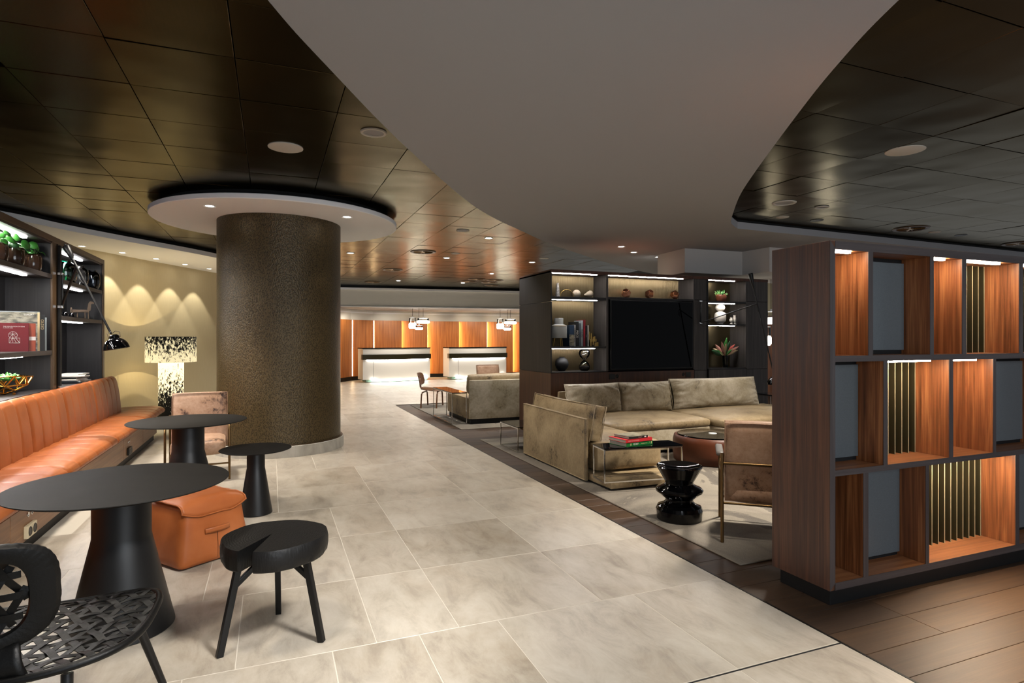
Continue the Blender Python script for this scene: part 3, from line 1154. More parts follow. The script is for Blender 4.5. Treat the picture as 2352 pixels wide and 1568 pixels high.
glass_jar(-2.24, 8.46, 2.10, .12, .27, 'green_glass', 'bulbous emerald green glass vase behind the wall lamp arm', 1)
glass_jar(-2.21, 8.89, 2.10, .10, .26, 'clear_glass', 'clear ribbed glass vase between the green and smoky vases', 1)
glass_jar(-2.17, 9.33, 2.10, .085, .25, 'smoke_glass', 'dark smoky glass vase at the bookshelf end by the cream wall', 1)
# dog sculpture and two balls
dog = thing('dog_sculpture', 'angular bronze dog sculpture on the middle shelf behind the lamp arm', 'sculpture', (-2.25, 9.2, 1.70), radians(14))
MB().box(-.11, .07, -.016, .016, .09, .125).build('body', 'bronze_frame', dog, bevel=.004)
for x in (-.105, -.06, .02, .055):
    MB().box(x, x + .014, -.015 if x in (-.105, .02) else .0, .0 if x in (-.105, .02) else .015, 0, .095).build('leg', 'bronze_frame', dog, bevel=.002)
MB().prism([(.045, .10), (.085, .115), (.092, .2), (.125, .205), (.13, .225), (.08, .235), (.062, .21), (.05, .13)], -.014, .014, Matrix.Rotation(pi / 2, 4, 'X')).build('head', 'bronze_frame', dog)
MB().box(-.125, -.108, -.005, .005, .06, .15).build('tail', 'bronze_frame', dog)
b0_ = tag(MB().lathe([(.036 * sin(pi * i / 14), .036 - .036 * cos(pi * i / 14)) for i in range(15)], 20).build('ball', 'black_gloss', None, smooth=60, loc=(-2.27, 8.56, 1.70)), 'glossy black ball on the middle shelf, nearer the bookshelf post', 'ball', 'black balls by the dog sculpture')
b1_ = b0_.copy()
C.objects.link(b1_)
b1_.location = (-2.27, 8.82, 1.70)
b1_['label'] = 'glossy black ball touching the bronze dog sculpture'
# magazines
r = random.Random(5)
z = .916
for k in range(8):
    h = r.uniform(.008, .016)
    o = MB().box(-.12, .12, -.16, .16, 0, h).build('magazine', r.choice(('book_grey', 'print_white', 'book_slate', 'book_black')), None, loc=(-2.24 + r.uniform(-.02, .02), 8.75 + r.uniform(-.05, .05), z))
    o.rotation_euler = (0, 0, radians(r.uniform(-12, 12)))
    tag(o, ['lowest magazine', 'second lowest magazine', 'third lowest magazine', 'fourth lowest magazine', 'fourth highest magazine', 'third highest magazine', 'magazine second from the top', 'topmost magazine'][k] + ' of the flat pile behind the bench end', 'magazine', 'magazines piled behind the bench')
    z += h + .0008


def book(w, d, h, loc, rz, cover, lb, title=None, tcol='print_white', group=None, spine=None, tsize=.02, cover_parts=None):
    """standing book: spine faces local -y (width w), cover depth d runs to +y"""
    b = thing('book', lb, 'book', loc, rz, group)
    t = .0025
    m = MB()
    m.box(-w / 2, -w / 2 + t, 0, d, 0, h)
    m.box(w / 2 - t, w / 2, 0, d, 0, h)
    m.box(-w / 2, w / 2, 0, t, 0, h)
    m.build('cover', cover, b)
    MB().box(-w / 2 + t, w / 2 - t, t, d - .004, .003, h - .003).build('page_block', 'page', b)
    if spine:
        MB().box(-w / 2 - .0003, w / 2 + .0003, -.0008, .0, .004, h - .004).build('spine', spine, b)
    if title:
        text(title, tsize, (0, -.0014, h * .5), (pi / 2, pi / 2, 0), b, tcol)
    return b


# display books at the picture edge, covers turned to the aisle
va = Vector((.952, .305, 0))              # along the covers
rz = radians(17.8)


def facing(w, h, t, cxy, cover, lb, spine=None):
    b = thing('book', lb, 'book', (cxy[0], cxy[1], 1.331), rz, 'display books on the bookshelf')
    m = MB()
    m.box(-w / 2, w / 2, -t / 2, -t / 2 + .003, 0, h)
    m.box(-w / 2, w / 2, t / 2 - .003, t / 2, 0, h)
    m.box(w / 2 - .003, w / 2, -t / 2, t / 2, 0, h)
    m.build('cover', cover, b)
    MB().box(-w / 2 + .004, w / 2 - .003, -t / 2 + .003, t / 2 - .003, .003, h - .004).build('page_block', 'page', b)
    return b


rb = facing(.235, .27, .022, (-2.258, 6.99), 'book_red', 'red square book with white line emblem standing cover out')
f = -.0115
text('THE REINVENTION OF IDEAS', .012, (-.07, f, .235), (pi / 2, 0, 0), rb, 'print_white', 'title', 'LEFT')
text('A LIFE OF LINES', .010, (-.07, f, .222), (pi / 2, 0, 0), rb, 'print_white', 'title', 'LEFT')
em = MB()
c0 = (.0, f - .0006, .135)
em.tube([(c0[0] + .032 * cos(2 * pi * i / 28), c0[1], c0[2] + .02 + .032 * sin(2 * pi * i / 28)) for i in range(28)], .0012, 5, closed=True)
for a, b in [((-.027, -.055), (.05, -.055)), ((.05, -.055), (.05, -.008)), ((.05, -.008), (-.027, -.008)), ((-.027, -.008), (-.027, -.055)), ((0, .05), (0, -.05)), ((-.028, .03), (.028, .03)), ((0, 0), (-.022, -.05)),
             ((0, 0), (.024, -.05)), ((0, .03), (-.022, .0)), ((0, .03), (.022, .0)), ((.02, -.008), (.05, -.055))]:
    em.tube([(c0[0] + a[0], c0[1], c0[2] + a[1]), (c0[0] + b[0], c0[1], c0[2] + b[1])], .0012, 5)
em.build('emblem', 'print_white', rb)
ob = facing(.05, .268, .035, (-2.135, 7.08), 'book_orange', 'narrow orange spined book directly beside the red book')
MB().box(-.0255, .0255, -.0185, -.0172, .105, .14).build('spine_band', 'print_white', ob)
pb = facing(.40, .385, .03, (-2.30, 7.12), 'cover_photo', 'large photo book standing behind the red book')
MB().box(-.202, .202, -.0155, .0155, .378, .3855).build('cover_edge', 'book_grey', pb)
MB().box(.185, .2025, -.0158, .0158, .0, .378).build('spine_band', 'print_cream', pb)
text('LUXURY', .02, (.12, -.0165, .355), (pi / 2, 0, 0), pb, 'print_white')
kb = facing(.045, .36, .03, (-2.105, 7.24), 'book_black', 'slim black book with gold lettering behind the large photo book')
text('GILDED', .03, (0, -.016, .26), (pi / 2, pi / 2, 0), kb, 'print_cream')
gb = facing(.025, .335, .03, (-2.115, 7.36), 'book_grey', 'thin grey book at the end of the display row')

# gold mesh bowl with succulents
bowl = thing('wire_bowl', 'gold mesh bowl on the bookshelf counter above the bench', 'bowl', (-2.285, 6.88, .93))
bm = bmesh.new()
bmesh.ops.create_icosphere(bm, subdivisions=2, radius=.195)
rr = random.Random(8)
for v in bm.verts:
    v.co += Vector([rr.uniform(-.012, .012) for _ in range(3)])
bmesh.ops.delete(bm, geom=[v for v in bm.verts if v.co.z > .03], context='VERTS')
bmesh.ops.dissolve_limit(bm, angle_limit=0.01, verts=bm.verts, edges=bm.edges)
kill = [e for e in bm.edges if len(e.link_faces) == 2 and rr.random() < .30]
bmesh.ops.dissolve_edges(bm, edges=kill, use_verts=False)
for v in bm.verts:
    v.co.z = (v.co.z + .195) * .82 + .014
net = MB()
for e in bm.edges:
    net.tube([e.verts[0].co, e.verts[1].co], .0075, 6)
bm.free()
net.build('net', 'gold_wire', bowl, smooth=60)
fe = MB()
for a in (0, 2.1, 4.2):
    fe.lathe([(0, 0), (.012, 0), (.012, .02), (0, .022)], 10, (.07 * cos(a), .07 * sin(a), 0))
fe.build('foot', 'gold_wire', bowl, kind='stuff')


def rosette(x, y, z, s, lb, seed, mats=('leaf_pale', 'leaf_green'), group=None):
    r = random.Random(seed)
    t = thing('succulent', lb, 'plant', (x, y, z), 0, group)
    for ringi, (n, el, L) in enumerate([(9, .35, .075), (8, .75, .07), (6, 1.1, .06)]):
        for k in range(n):
            a = 2 * pi * k / n + ringi * .35 + r.uniform(-.15, .15)
            d = Vector((cos(a) * cos(el), sin(a) * cos(el), sin(el)))
            q = d.to_track_quat('Z', 'Y').to_matrix().to_4x4()
            L2 = L * s * r.uniform(.85, 1.2)
            MB().lathe([(0, 0), (.010 * s, L2 * .15), (.014 * s, L2 * .5), (.008 * s, L2 * .85), (0, L2)], 7, mat=q).build('leaf', r.choice(mats), t, smooth=70)
    return t


for k, (x, y, s) in enumerate([(-2.285, 6.93, 1.2), (-2.22, 6.83, 1.05), (-2.34, 6.83, 1.05)]):
    rosette(x, y, 1.065, s, ['pale green succulent rosette highest in the gold mesh bowl', 'succulent rosette at the aisle side of the gold mesh bowl', 'succulent rosette at the shelf side of the gold mesh bowl'][k], 20 + k, group='succulents in the gold bowl')

# ------------------------------------------------------------------ swing-arm wall lamp on the bookshelf post
wl_ = thing('wall_lamp', 'black swing-arm wall lamp with dome shade hanging over the bench', 'lamp', (-2.08, 7.68, 0))
o0 = Vector((-2.08, 7.68, 0))
L_ = lambda x, y, z: (x - o0.x, y - o0.y, z)
MB().box(-.012, .012, -.02, .02, .95, 2.44).build('wall_bar', 'black_matt', wl_)
for z in (1.79, 2.14):
    MB().box(-.014, .03, -.026, .026, z - .014, z + .014).build('clamp', 'chrome', wl_, bevel=.003)
MB().tube([L_(-2.055, 7.675, 1.79), L_(-2.055, 7.675, 2.14)], .01, 10).build('pivot_bar', 'black_metal', wl_)
piv = (-1.855, 7.40, 2.205)
MB().tube([L_(-2.055, 7.675, 1.82), L_(*piv)], .013, 10).build('strut', 'black_metal', wl_, smooth=60)
top, head = Vector((-1.965, 7.425, 2.425)), Vector((-1.535, 7.30, 1.50))
MB().tube([L_(*top), L_(*head)], .011, 10).build('arm', 'black_metal', wl_, smooth=60)
dv = (top - head).normalized()
q = dv.to_track_quat('Z', 'Y').to_matrix().to_4x4()
q.translation = Vector(L_(*(top - dv * .16)))
MB().lathe([(0, 0), (.015, 0), (.024, .02), (.036, .13), (.03, .14), (0, .14)], 20, mat=q).build('counterweight', 'black_metal', wl_, smooth=40)
MB().tube([L_(-1.86, 7.40, 2.2), L_(-1.83, 7.37, 2.07), L_(-1.79, 7.36, 2.02), L_(-1.78, 7.375, 2.09)], .004, 6).build('cable', 'black_matt', wl_)
hm = Matrix.Translation(L_(-1.48, 7.27, 1.345)) @ Matrix.Rotation(radians(-10), 4, 'Y')
MB().lathe([(.115, 0), (.12, .003), (.118, .012), (.11, .045), (.09, .08), (.06, .105), (.045, .112), (.044, .14), (.028, .152), (0, .154), (0, .15), (.026, .148), (.04, .108), (.086, .076), (.106, .043), (.113, .008), (.115, 0)], 36, mat=hm).build('lamp_shade', 'black_gloss', wl_, smooth=40)
fr = MB()
for s_ in (-1, 1):
    fr.tube([hm @ Vector((s_ * .05, 0, .115)), hm @ Vector((s_ * .058, 0, .17)), hm @ Vector((s_ * .02, 0, .185)), L_(*head)], .0035, 6)
fr.build('yoke', 'chrome', wl_, kind='stuff')

# ------------------------------------------------------------------ flecked floor lamp
fl = thing('floor_lamp', 'cylindrical floor lamp with black-flecked glowing paper between bench and column', 'lamp', (-1.73, 12.75, 0))
MB().lathe([(0, 0), (.225, 0), (.225, .02), (.21, .03)], 40).build('base', 'black_metal', fl, smooth=40)
MB().lathe([(.212, .03), (.212, 1.018)], 48).build('body_shade', 'lamp_body_paper', fl, smooth=60)
MB().lathe([(.42, 1.018), (.424, 1.018), (.424, 1.491), (.42, 1.491)], 56).build('lamp_shade', 'lamp_shade_paper', fl, smooth=60)
MB().bar((-.42, 0, 1.04), (.42, 0, 1.04), .008).bar((0, -.42, 1.04), (0, .42, 1.04), .008).build('shade_carrier', 'black_metal', fl)

# ------------------------------------------------------------------ pedestal tables
def pedestal(loc, h, r, rt, rb, zf, lb, group='black pedestal tables'):
    t = thing('pedestal_table', lb, 'table', loc, 0, group)
    MB().lathe([(0, h - .012), (r - .02, h - .012), (r - .004, h - .006), (r, h - .003), (r - .002, h), (0, h)], 96).build('tabletop', 'table_top', t, smooth=30)
    MB().lathe([(0, h - .03), (rt + .05, h - .03), (rt + .05, h - .012)], 40).build('fixing_plate', 'black_metal', t, smooth=40)
    MB().lathe([(rb - .015, 0), (rb, .006), (rb, .012), (rt + .004, zf - .01), (rt, zf + .01), (rt, h - .02)], 64).build('pedestal', 'pedestal_black', t, smooth=25)
    return t


pedestal((-.69, 3.50, 0), .73, .485, .128, .232, .46, 'large round black pedestal table nearest the woven chair')
pedestal((-.675, 5.95, 0), .73, .475, .128, .232, .46, 'round black pedestal table in front of the rose velvet armchair')
pedestal((-.115, 5.40, 0), .54, .28, .07, .128, .37, 'small low round black pedestal table by the column')

# ------------------------------------------------------------------ leather ottoman
u_ = radians(37)
ot = thing('ottoman', 'tan leather cube ottoman with carry strap under the large black table', 'ottoman', (-.47, 4.53, 0), u_)
m = MB()
hw = .25
def tri(p):
    # flare outwards to the foot
    k = 1.0 - .22 * max(0, p.z) / .40
    return Vector((p.x * k, p.y * (1 - .16 * max(0, p.z) / .40), p.z))
m.rbox((0, 0, .195), (.50, .50, .38), .035, 12, (.012, .014, .018), .003, 4)
m.v = [tuple(tri(Vector(p))) for p in m.v]
m.build('body', 'tan_leather', ot, smooth=60)
# folded flap on top with rolled seam
def flap(u, v):
    a = 2 * u - 1
    L_end = .50 - .035 * abs(a) ** 3 - .003 * cos(a * pi) ** 2
    s = v * L_end
    rr_ = .075
    if s < .345:
        y, z, hw_ = .20 - s, .425, .212
    elif s < .345 + rr_ * 1.25:
        th = (s - .345) / rr_
        y, z, hw_ = -.145 - rr_ * sin(th), .425 - rr_ * (1 - cos(th)), .212 + .006 * th
    else:
        k = s - .345 - rr_ * 1.25
        y, z, hw_ = -.145 - rr_ * .949 - k * .32, .425 - rr_ * .685 - k * .95, .222
    crown = -.028 * abs(a) ** 3.5 * (1 if s < .36 else max(0, 1 - (s - .36) / .08))
    return (a * hw_, y, z + crown + .005 * noise.noise(Vector((a * 3, s * 14, 1))))
g = MB()
g.grid(flap, 22, 20)
fo = g.build('top_flap', 'tan_leather', ot, smooth=60)
sm = fo.modifiers.new('solid', 'SOLIDIFY')
sm.thickness = .008
MB().tube([flap(0, .05 + .95 * i / 16) for i in range(17)] + [flap(i / 18, 1) for i in range(1, 18)] + [flap(1, 1 - .95 * i / 16) for i in range(17)], .0055, 8).build('rolled_seam', 'tan_leather', ot, smooth=60)
yf = -.238
MB().tube([(.0, yf + .022, .30), (.0, yf - .008, .2), (.0, yf - .014, .1), (0, yf - .012, .03)], .0016, 5).build('centre_seam', 'brown_leather', ot)
def strap(u, v):
    x = -.085 + .17 * u
    b = sin(pi * u) * .018 if .1 < u < .9 else 0
    return (x, yf - .012 - b, .215 + (v - .5) * .032 + .004 * sin(pi * u))
g = MB()
g.grid(strap, 20, 4)
so = g.build('strap', 'tan_leather', ot, smooth=60)
so.modifiers.new('solid', 'SOLIDIFY').thickness = .005

# ------------------------------------------------------------------ burnt log stool
st = thing('log_stool', 'black charred log slice stool with wedge cut and three forked legs', 'stool', (.018, 3.12, 0))
N = 72
ang0 = radians(-121)
def outline(z, n=N):
    pts = []
    for i in range(n):
        a = ang0 + .145 + (2 * pi - .29) * i / (n - 1)
        r = .245 * (1 + .02 * sin(3 * a + 1) + .012 * sin(7 * a)) + .004 * noise.noise(Vector((cos(a) * 9, sin(a) * 9, z * 30)))
        pts.append((r * cos(a), r * sin(a)))
    pts.append((-.012, .02))
    return pts
m = MB()
zs = [.402, .41, .44, .47, .492, .50]
sc_ = [.955, .985, 1.0, 1.0, .985, .97]
allv = []
for z, k in zip(zs, sc_):
    allv.append([(x * k, y * k, z) for x, y in outline(z)])
vs = [p for rg in allv for p in rg]
n1 = N + 1
fs = []
for i in range(len(zs) - 1):
    for j in range(n1):
        j2 = (j + 1) % n1
        fs.append((i * n1 + j, i * n1 + j2, (i + 1) * n1 + j2, (i + 1) * n1 + j))
fs.append(tuple(range(n1 - 1, -1, -1)))
fs.append(tuple((len(zs) - 1) * n1 + j for j in range(n1)))
m.add(vs, fs)
mm_ = Mat('charred_log', '#0b0a0a', .5, 0, **{'Specular IOR Level': .3})
g = mm_.node('ShaderNodeTexCoord')
sepn = mm_.node('ShaderNodeSeparateXYZ')
mm_.l.new(g.outputs['Object'], sepn.inputs[0])
rad = mm_.math('SQRT', mm_.math('ADD', mm_.math('MULTIPLY', sepn.outputs[0], sepn.outputs[0]), mm_.math('MULTIPLY', sepn.outputs[1], sepn.outputs[1])))
nn_ = mm_.noise(g.outputs['Object'], 9, 4)
rings = mm_.math('SINE', mm_.math('MULTIPLY', mm_.math('ADD', rad, mm_.math('MULTIPLY', nn_, .05)), 520))
mm_.set('Base Color', mm_.ramp(nn_, [(.3, '#040404'), (.7, '#0c0b0b')]))
mm_.bump(mm_.math('ADD', mm_.math('MULTIPLY', rings, .3), mm_.math('MULTIPLY', mm_.noise(mm_.coords((30, 30, 4)), 3, 4), 3)), .35, .002)
M['charred_log'] = mm_.m
m.build('seat', 'charred_log', st, smooth=35)
feet = [(-.236, -.10), (.208, -.13), (.02, .265)]
for fx, fy in feet:
    d = Vector((fx, fy, 0)).normalized()
    top_ = Vector((fx, fy, 0)) * .66
    m = MB()
    m.bar((fx, fy, 0), (top_.x, top_.y, .405), .028, .03)
    a = Vector((fx, fy, 0)).lerp(Vector((top_.x, top_.y, .405)), .74)
    m.bar(a, (top_.x * .30, top_.y * .30, .405), .02, .024)
    m.build('leg', 'black_metal', st, bevel=.003)

# ------------------------------------------------------------------ woven lounge chair in the corner
wc_ = thing('woven_chair', 'black open-weave wicker chair facing the large black pedestal table', 'chair', (-.79, 2.52, 0))


def sup(a, hx, hy, p=2.6):
    c, s_ = cos(a), sin(a)
    return (hx * math.copysign(abs(c) ** (2 / p), c), hy * math.copysign(abs(s_) ** (2 / p), s_))


def seat_pt(x, y):
    return Vector((x, y, .415 + .09 * (abs(x) / .4) ** 2 * .35 + .02 * max(0, (-y - .12) / .2) ** 2 - .015 * max(0, (y - .2) / .14) ** 2))


seat_out = []
for i in range(64):
    x, y = sup(2 * pi * i / 64, .40, .34, 3.0)
    k = .93 + .07 * max(0, min(1, (y + .34) / .55))
    seat_out.append((x * k, y + .02))


def weave(poly, surf, pitch, w, t, mat, parent, name, ang=(0, 60, 120)):
    m = MB()
    for li, a in enumerate(ang):
        ca, sa = cos(radians(a)), sin(radians(a))
        k = -60
        while k < 60:
            off = k * pitch + (.5 * pitch if li else 0)
            run = []
            segs = []
            for i in range(-60, 61):
                s_ = i * .0115
                x, y = ca * s_ - sa * off, sa * s_ + ca * off
                if inside(x, y, poly):
                    run.append((x, y, i))
                elif run:
                    segs.append(run)
                    run = []
            for run in segs:
                if len(run) < 3:
                    continue
                P_ = []
                for x, y, i in run:
                    p = surf(x, y)
                    hgt = .0035 * sin(i * .0115 / pitch * pi + li * 2.1) + li * .0012
                    P_.append((p, hgt))
                vs, fs = [], []
                for q, (p, hg) in enumerate(P_):
                    e = Vector((-sa * w / 2, ca * w / 2, 0))
                    p2 = surf(p.x + e.x, p.y + e.y) if False else None
                    nz = surf.nrm(p)
                    ev = surf.tan(p, -sa, ca) * (w / 2)
                    for sgn, zz in ((1, t / 2), (-1, t / 2), (-1, -t / 2), (1, -t / 2)):
                        vs.append(p + ev * sgn + nz * (hg + zz))
                for q in range(len(P_) - 1):
                    for c_ in range(4):
                        fs.append((q * 4 + c_, q * 4 + (c_ + 1) % 4, q * 4 + 4 + (c_ + 1) % 4, q * 4 + 4 + c_))
                m.add(vs, fs)
            k += 1
    return m.build(name, mat, parent, smooth=50)


class SeatS:
    def __call__(s, x, y):
        return seat_pt(x, y)

    def nrm(s, p):
        return Vector((0, 0, 1))

    def tan(s, p, a, b):
        q = seat_pt(p.x + a * .01, p.y + b * .01) - seat_pt(p.x, p.y)
        return q.normalized()


ss = SeatS()
plain('wicker_black', '#050505', .45, 0, .2, 120, **{'Specular IOR Level': .22})
w0 = weave(seat_out, ss, .066, .023, .003, 'wicker_black', wc_, 'seat_weave', (0, 60, 120))
w0['kind'] = 'stuff'
MB().tube([seat_pt(x, y) + Vector((0, 0, -.004)) for x, y in seat_out], .013, 8, closed=True).build('seat_rim', 'wicker_black', wc_, smooth=60)
# backrest: padded ring with open woven centre, leaning to the camera side
BM = Matrix.Translation((-.028, -.275, .672)) @ Matrix.Rotation(radians(7), 4, 'X')


def back_pt(x, z):
    return BM @ Vector((x, .10 * (x / .24) ** 2 - .02, z))


outer = [sup(2 * pi * i / 120, .200, .168, 3.2) for i in range(120)]
inn_ = [sup(2 * pi * i / 120, .128, .118, 3.0) for i in range(120)]
m = MB()
nw = 120
ringp = []
for i in range(nw):
    ox, oz = outer[i]
    ix, iz = inn_[i]
    sec = []
    for t_, dd in [(0, 0), (.1, .02), (.5, .026), (.9, .016), (1, 0), (.9, -.014), (.5, -.022), (.1, -.018)]:
        x, z = ox + (ix - ox) * t_, oz + (iz - oz) * t_
        p = back_pt(x, z)
        wrap = .0015 * (i % 3 > 0) * (1 if t_ < .6 else .2)
        n_ = BM.to_3x3() @ Vector((0, 1, 0))
        sec.append(p + n_ * (dd * (1.0 + .05 * (i % 2))) + (BM.to_3x3() @ Vector((ox, 0, oz))).normalized() * wrap)
    ringp.append(sec)
vs = [p for s_ in ringp for p in s_]
fs = []
for i in range(nw):
    for j in range(8):
        fs.append((i * 8 + j, i * 8 + (j + 1) % 8, ((i + 1) % nw) * 8 + (j + 1) % 8, ((i + 1) % nw) * 8 + j))
m.add(vs, fs)
m.build('back_frame', 'wicker_black', wc_, smooth=35)


class BackS:
    def __call__(s, x, y):
        p = back_pt(x, y)
        q = Vector(p)
        s.last = (x, y)
        return q

    def nrm(s, p):
        return BM.to_3x3() @ Vector((0, 1, 0))

    def tan(s, p, a, b):
        return BM.to_3x3() @ Vector((a, 0, b))


bs = BackS()
inn2 = [(x * 1.03, y * 1.03) for x, y in inn_]
w2 = weave(inn2, bs, .066, .022, .003, 'wicker_black', wc_, 'back_weave', (0, 60, 120))
w2['kind'] = 'stuff'
MB().grid(lambda u, v: (-.028 + (.14 - .03 * v) * (2 * u - 1), -.305 + .02 * v - .02 * sin(pi * v), .415 + .115 * v), 14, 8).build('back_neck', 'wicker_black', wc_, smooth=60).modifiers.new('solid', 'SOLIDIFY').thickness = .018
for x0, y0_, x1, y1_ in [(.30, .14, .40, .26), (-.30, .14, -.40, .26), (.20, -.27, .22, -.36), (-.20, -.27, -.22, -.36)]:
    MB().tube([(x0, y0_, .405), (x1, y1_, .0)], [.017, .013], 10).build('leg', 'black_metal', wc_, smooth=60)

# ------------------------------------------------------------------ velvet armchairs on bronze tube frames
def armchair(loc, rz, lb):
    a = thing('armchair', lb, 'chair', loc, rz, 'velvet armchairs on bronze tube frames')
    MB().rbox((0, -.06, .335), (.50, .58, .15), .05, (8, 8, 5), (.005, .01, .02), .002, 2).build('seat', 'rose_velvet', a, smooth=60)
    mt = Matrix.Rotation(radians(-9), 4, 'X')
    bk = MB().rbox((0, .235, .565), (.55, .055, .60), .02, (8, 4, 8), (0, .01, 0), .001, 5, mat=mt).build('backrest', 'rose_velvet', a, smooth=60)
    m = MB()
    pts = [(.256, .022), (.256, -.022)]
    for yv in (-.028, .028):
        m.tube([mt @ Vector((x, yv, z)) + Vector((0, .235, .565)) for x, z in [(-.27, -.29), (-.27, .29), (.27, .29), (.27, -.29)]], .004, 6, closed=True)
    m.build('piping', 'rose_velvet', bk, kind='stuff')
    for s_ in (-1, 1):
        x = s_ * .29
        MB().tube([(x, -.34, 0), (x, -.335, .14), (x, -.325, .50), (x, -.315, .545), (x, -.28, .56)], .0115, 10).build('front_leg', 'bronze_tube', a, smooth=60)
        MB().tube([(x, .30, 0), (x, .285, .14), (x, .265, .56), (x, .262, .60), (x, .255, .622)], .0125, 10).build('rear_leg', 'bronze_tube', a, smooth=60)
        m = MB()
        m.tube([(x, .268, .50), (x * 1.02, .18, .50), (x * 1.03, .12, .51), (x * 1.03, .09, .55)], .010, 8)
        m.build('arm_bracket', 'bronze_tube', a, smooth=60)
        MB().rbox((s_ * .30, -.10, .585), (.055, .40, .03), .012, (4, 8, 4)).build('armrest', 'arm_pad', a, smooth=60)
    MB().tube([(-.28, .272, .555), (.28, .272, .555)], .010, 10).build('back_rail', 'bronze_tube', a, smooth=60)
    MB().tube([(-.28, -.335, .17), (.28, -.335, .17)], .009, 8).build('front_rail', 'bronze_tube', a, smooth=60)
    MB().tube([(-.28, .262, .27), (.28, .262, .27)], .009, 8).build('seat_rail', 'bronze_tube', a, smooth=60)
    return a


ac = armchair((-.706, 7.137, 0), radians(3.5), 'rose velvet armchair between the bench and the round column')
dup(ac, (3.376, 3.40, .012), radians(140.2), 'rose velvet armchair seen from behind beside the walnut bookcase')
dup(ac, (4.56, 12.4, .012), radians(6), 'velvet armchair far off, only its back showing over the distant sofa')

# ------------------------------------------------------------------ rugs
def rug(x0, x1, y0, y1, lb, notch=None):
    t = thing('rug', lb, 'rug', (x0, y0, 0))
    w, l = x1 - x0, y1 - y0
    poly = [(0, 0), (w, 0), (w, l), (0, l)]
    if notch:
        poly = [(0, 0), (w, 0), (w, notch[1] - y0), (notch[0] - x0, notch[1] - y0), (notch[0] - x0, l), (0, l)]
    MB().prism(poly, .0005, .011).build('pile', 'rug_pile', t)
    MB().tube([(x, y, .006) for x, y in poly], .005, 6, closed=True).build('bound_edge', 'rug_edge', t)


rug(2.785, 7.4, 2.99, 8.08, 'grey beige rug with drifting cloud bands under the near sofa group', (3.70, 7.70))
rug(2.82, 7.0, 9.113, 12.88, 'grey beige rug under the far sofa and plywood chair')

# ------------------------------------------------------------------ sofa modules
def T(c, rx=0, rz=0):
    return Matrix.Translation(c) @ Matrix.Rotation(rz, 4, 'Z') @ Matrix.Rotation(rx, 4, 'X')


def edge_pipe(parent, pts, r, mat):
    MB().tube(pts, r, 6, closed=True).build('piping', mat, parent, smooth=60)


# module seen from outside: back panel towards the aisle, plinth projecting to the camera
sa = thing('sofa', 'velvet sofa end module, its flat back panel facing the stone aisle', 'sofa', (2.92, 4.86, .012), 0, 'velvet sectional sofa modules')
MB().rbox((.49, 1.03, .053), (.88, 2.06, .075), .015, (6, 8, 3)).build('platform', 'taupe_velvet', sa, smooth=50)
MB().box(.06, .86, .06, 2.0, .0, .02).build('foot', 'black_matt', sa)
bp = MB().rbox((.02, 1.20, .322), (.038, 1.58, .625), .012, (3, 12, 8), (.004, 0, 0)).build('back_panel', 'taupe_velvet', sa, smooth=50)
for x in (.005, .036):
    edge_pipe(bp, [(x, .418, .02), (x, .418, .63), (x, 1.98, .63), (x, 1.98, .02)], .006, 'taupe_velvet')
MB().rbox((.49, 1.17, .245), (.78, 1.66, .28), .04, (10, 16, 6), (.004, .012, .022), .004, 3).build('seat_cushion', 'taupe_velvet', sa, smooth=60)
mt = Matrix.Rotation(radians(11), 4, 'Y')
bc = MB().rbox((.185, 1.22, .565), (.13, 1.50, .37), .02, (5, 40, 14), (.026, .0, -.014), .012, 6, mat=mt).build('back_cushion', 'taupe_velvet', sa, smooth=60)
for x in (-.066, .066):
    edge_pipe(bc, [Vector((.185, 1.22, .565)) + mt @ Vector((x, y, z)) for y, z in [(-.75, -.185), (-.75, .187), (-.4, .178), (0, .172), (.4, .178), (.75, .187), (.75, -.185)]], .006, 'taupe_velvet')

sb = thing('sofa', 'two-seat velvet sofa module standing against the screen unit', 'sofa', (3.817, 6.24, .012), 0, 'velvet sectional sofa modules')
MB().box(.05, 1.45, .06, 1.2, .0, .04).build('foot', 'black_matt', sb)
MB().rbox((.75, .64, .17), (1.50, 1.27, .27), .02, (14, 10, 5), (0, .006, 0), .003, 4).build('base', 'grey_velvet', sb, smooth=60)
sc2 = MB().rbox((.75, .62, .35), (1.51, 1.26, .12), .05, (20, 16, 5), (.006, .01, .03), .007, 8).build('seat_cushion', 'taupe_velvet', sb, smooth=60)
MB().rbox((.66, 1.19, .45), (1.56, .08, .52), .02, (8, 3, 6)).build('back_panel', 'taupe_velvet', sb, smooth=50)
for k, (x, w, sd) in enumerate([(.31, .86, 1), (1.16, .84, 2)]):
    mt = T((x, .965, .605), radians(-14), radians(2 if k == 0 else -1))
    MB().pillow(w, .44, .25, mt, 30, sd, .016).build('back_cushion', 'grey_velvet', sb, smooth=70)
    o = MB().tube([mt @ Vector((a * w / 2 * (1 - .05 * (1 - abs(b) ** 2) * (abs(a) > .99)), 0, b * .22 * (1 - .05 * (1 - abs(a) ** 2) * (abs(b) > .99)))) for a, b in
               [(-1, -1), (-.5, -1), (0, -1), (.5, -1), (1, -1), (1, 0), (1, 1), (.5, 1), (0, 1), (-.5, 1), (-1, 1), (-1, 0)]], .007, 6, closed=True).build('piping', 'grey_velvet', sb, smooth=60)

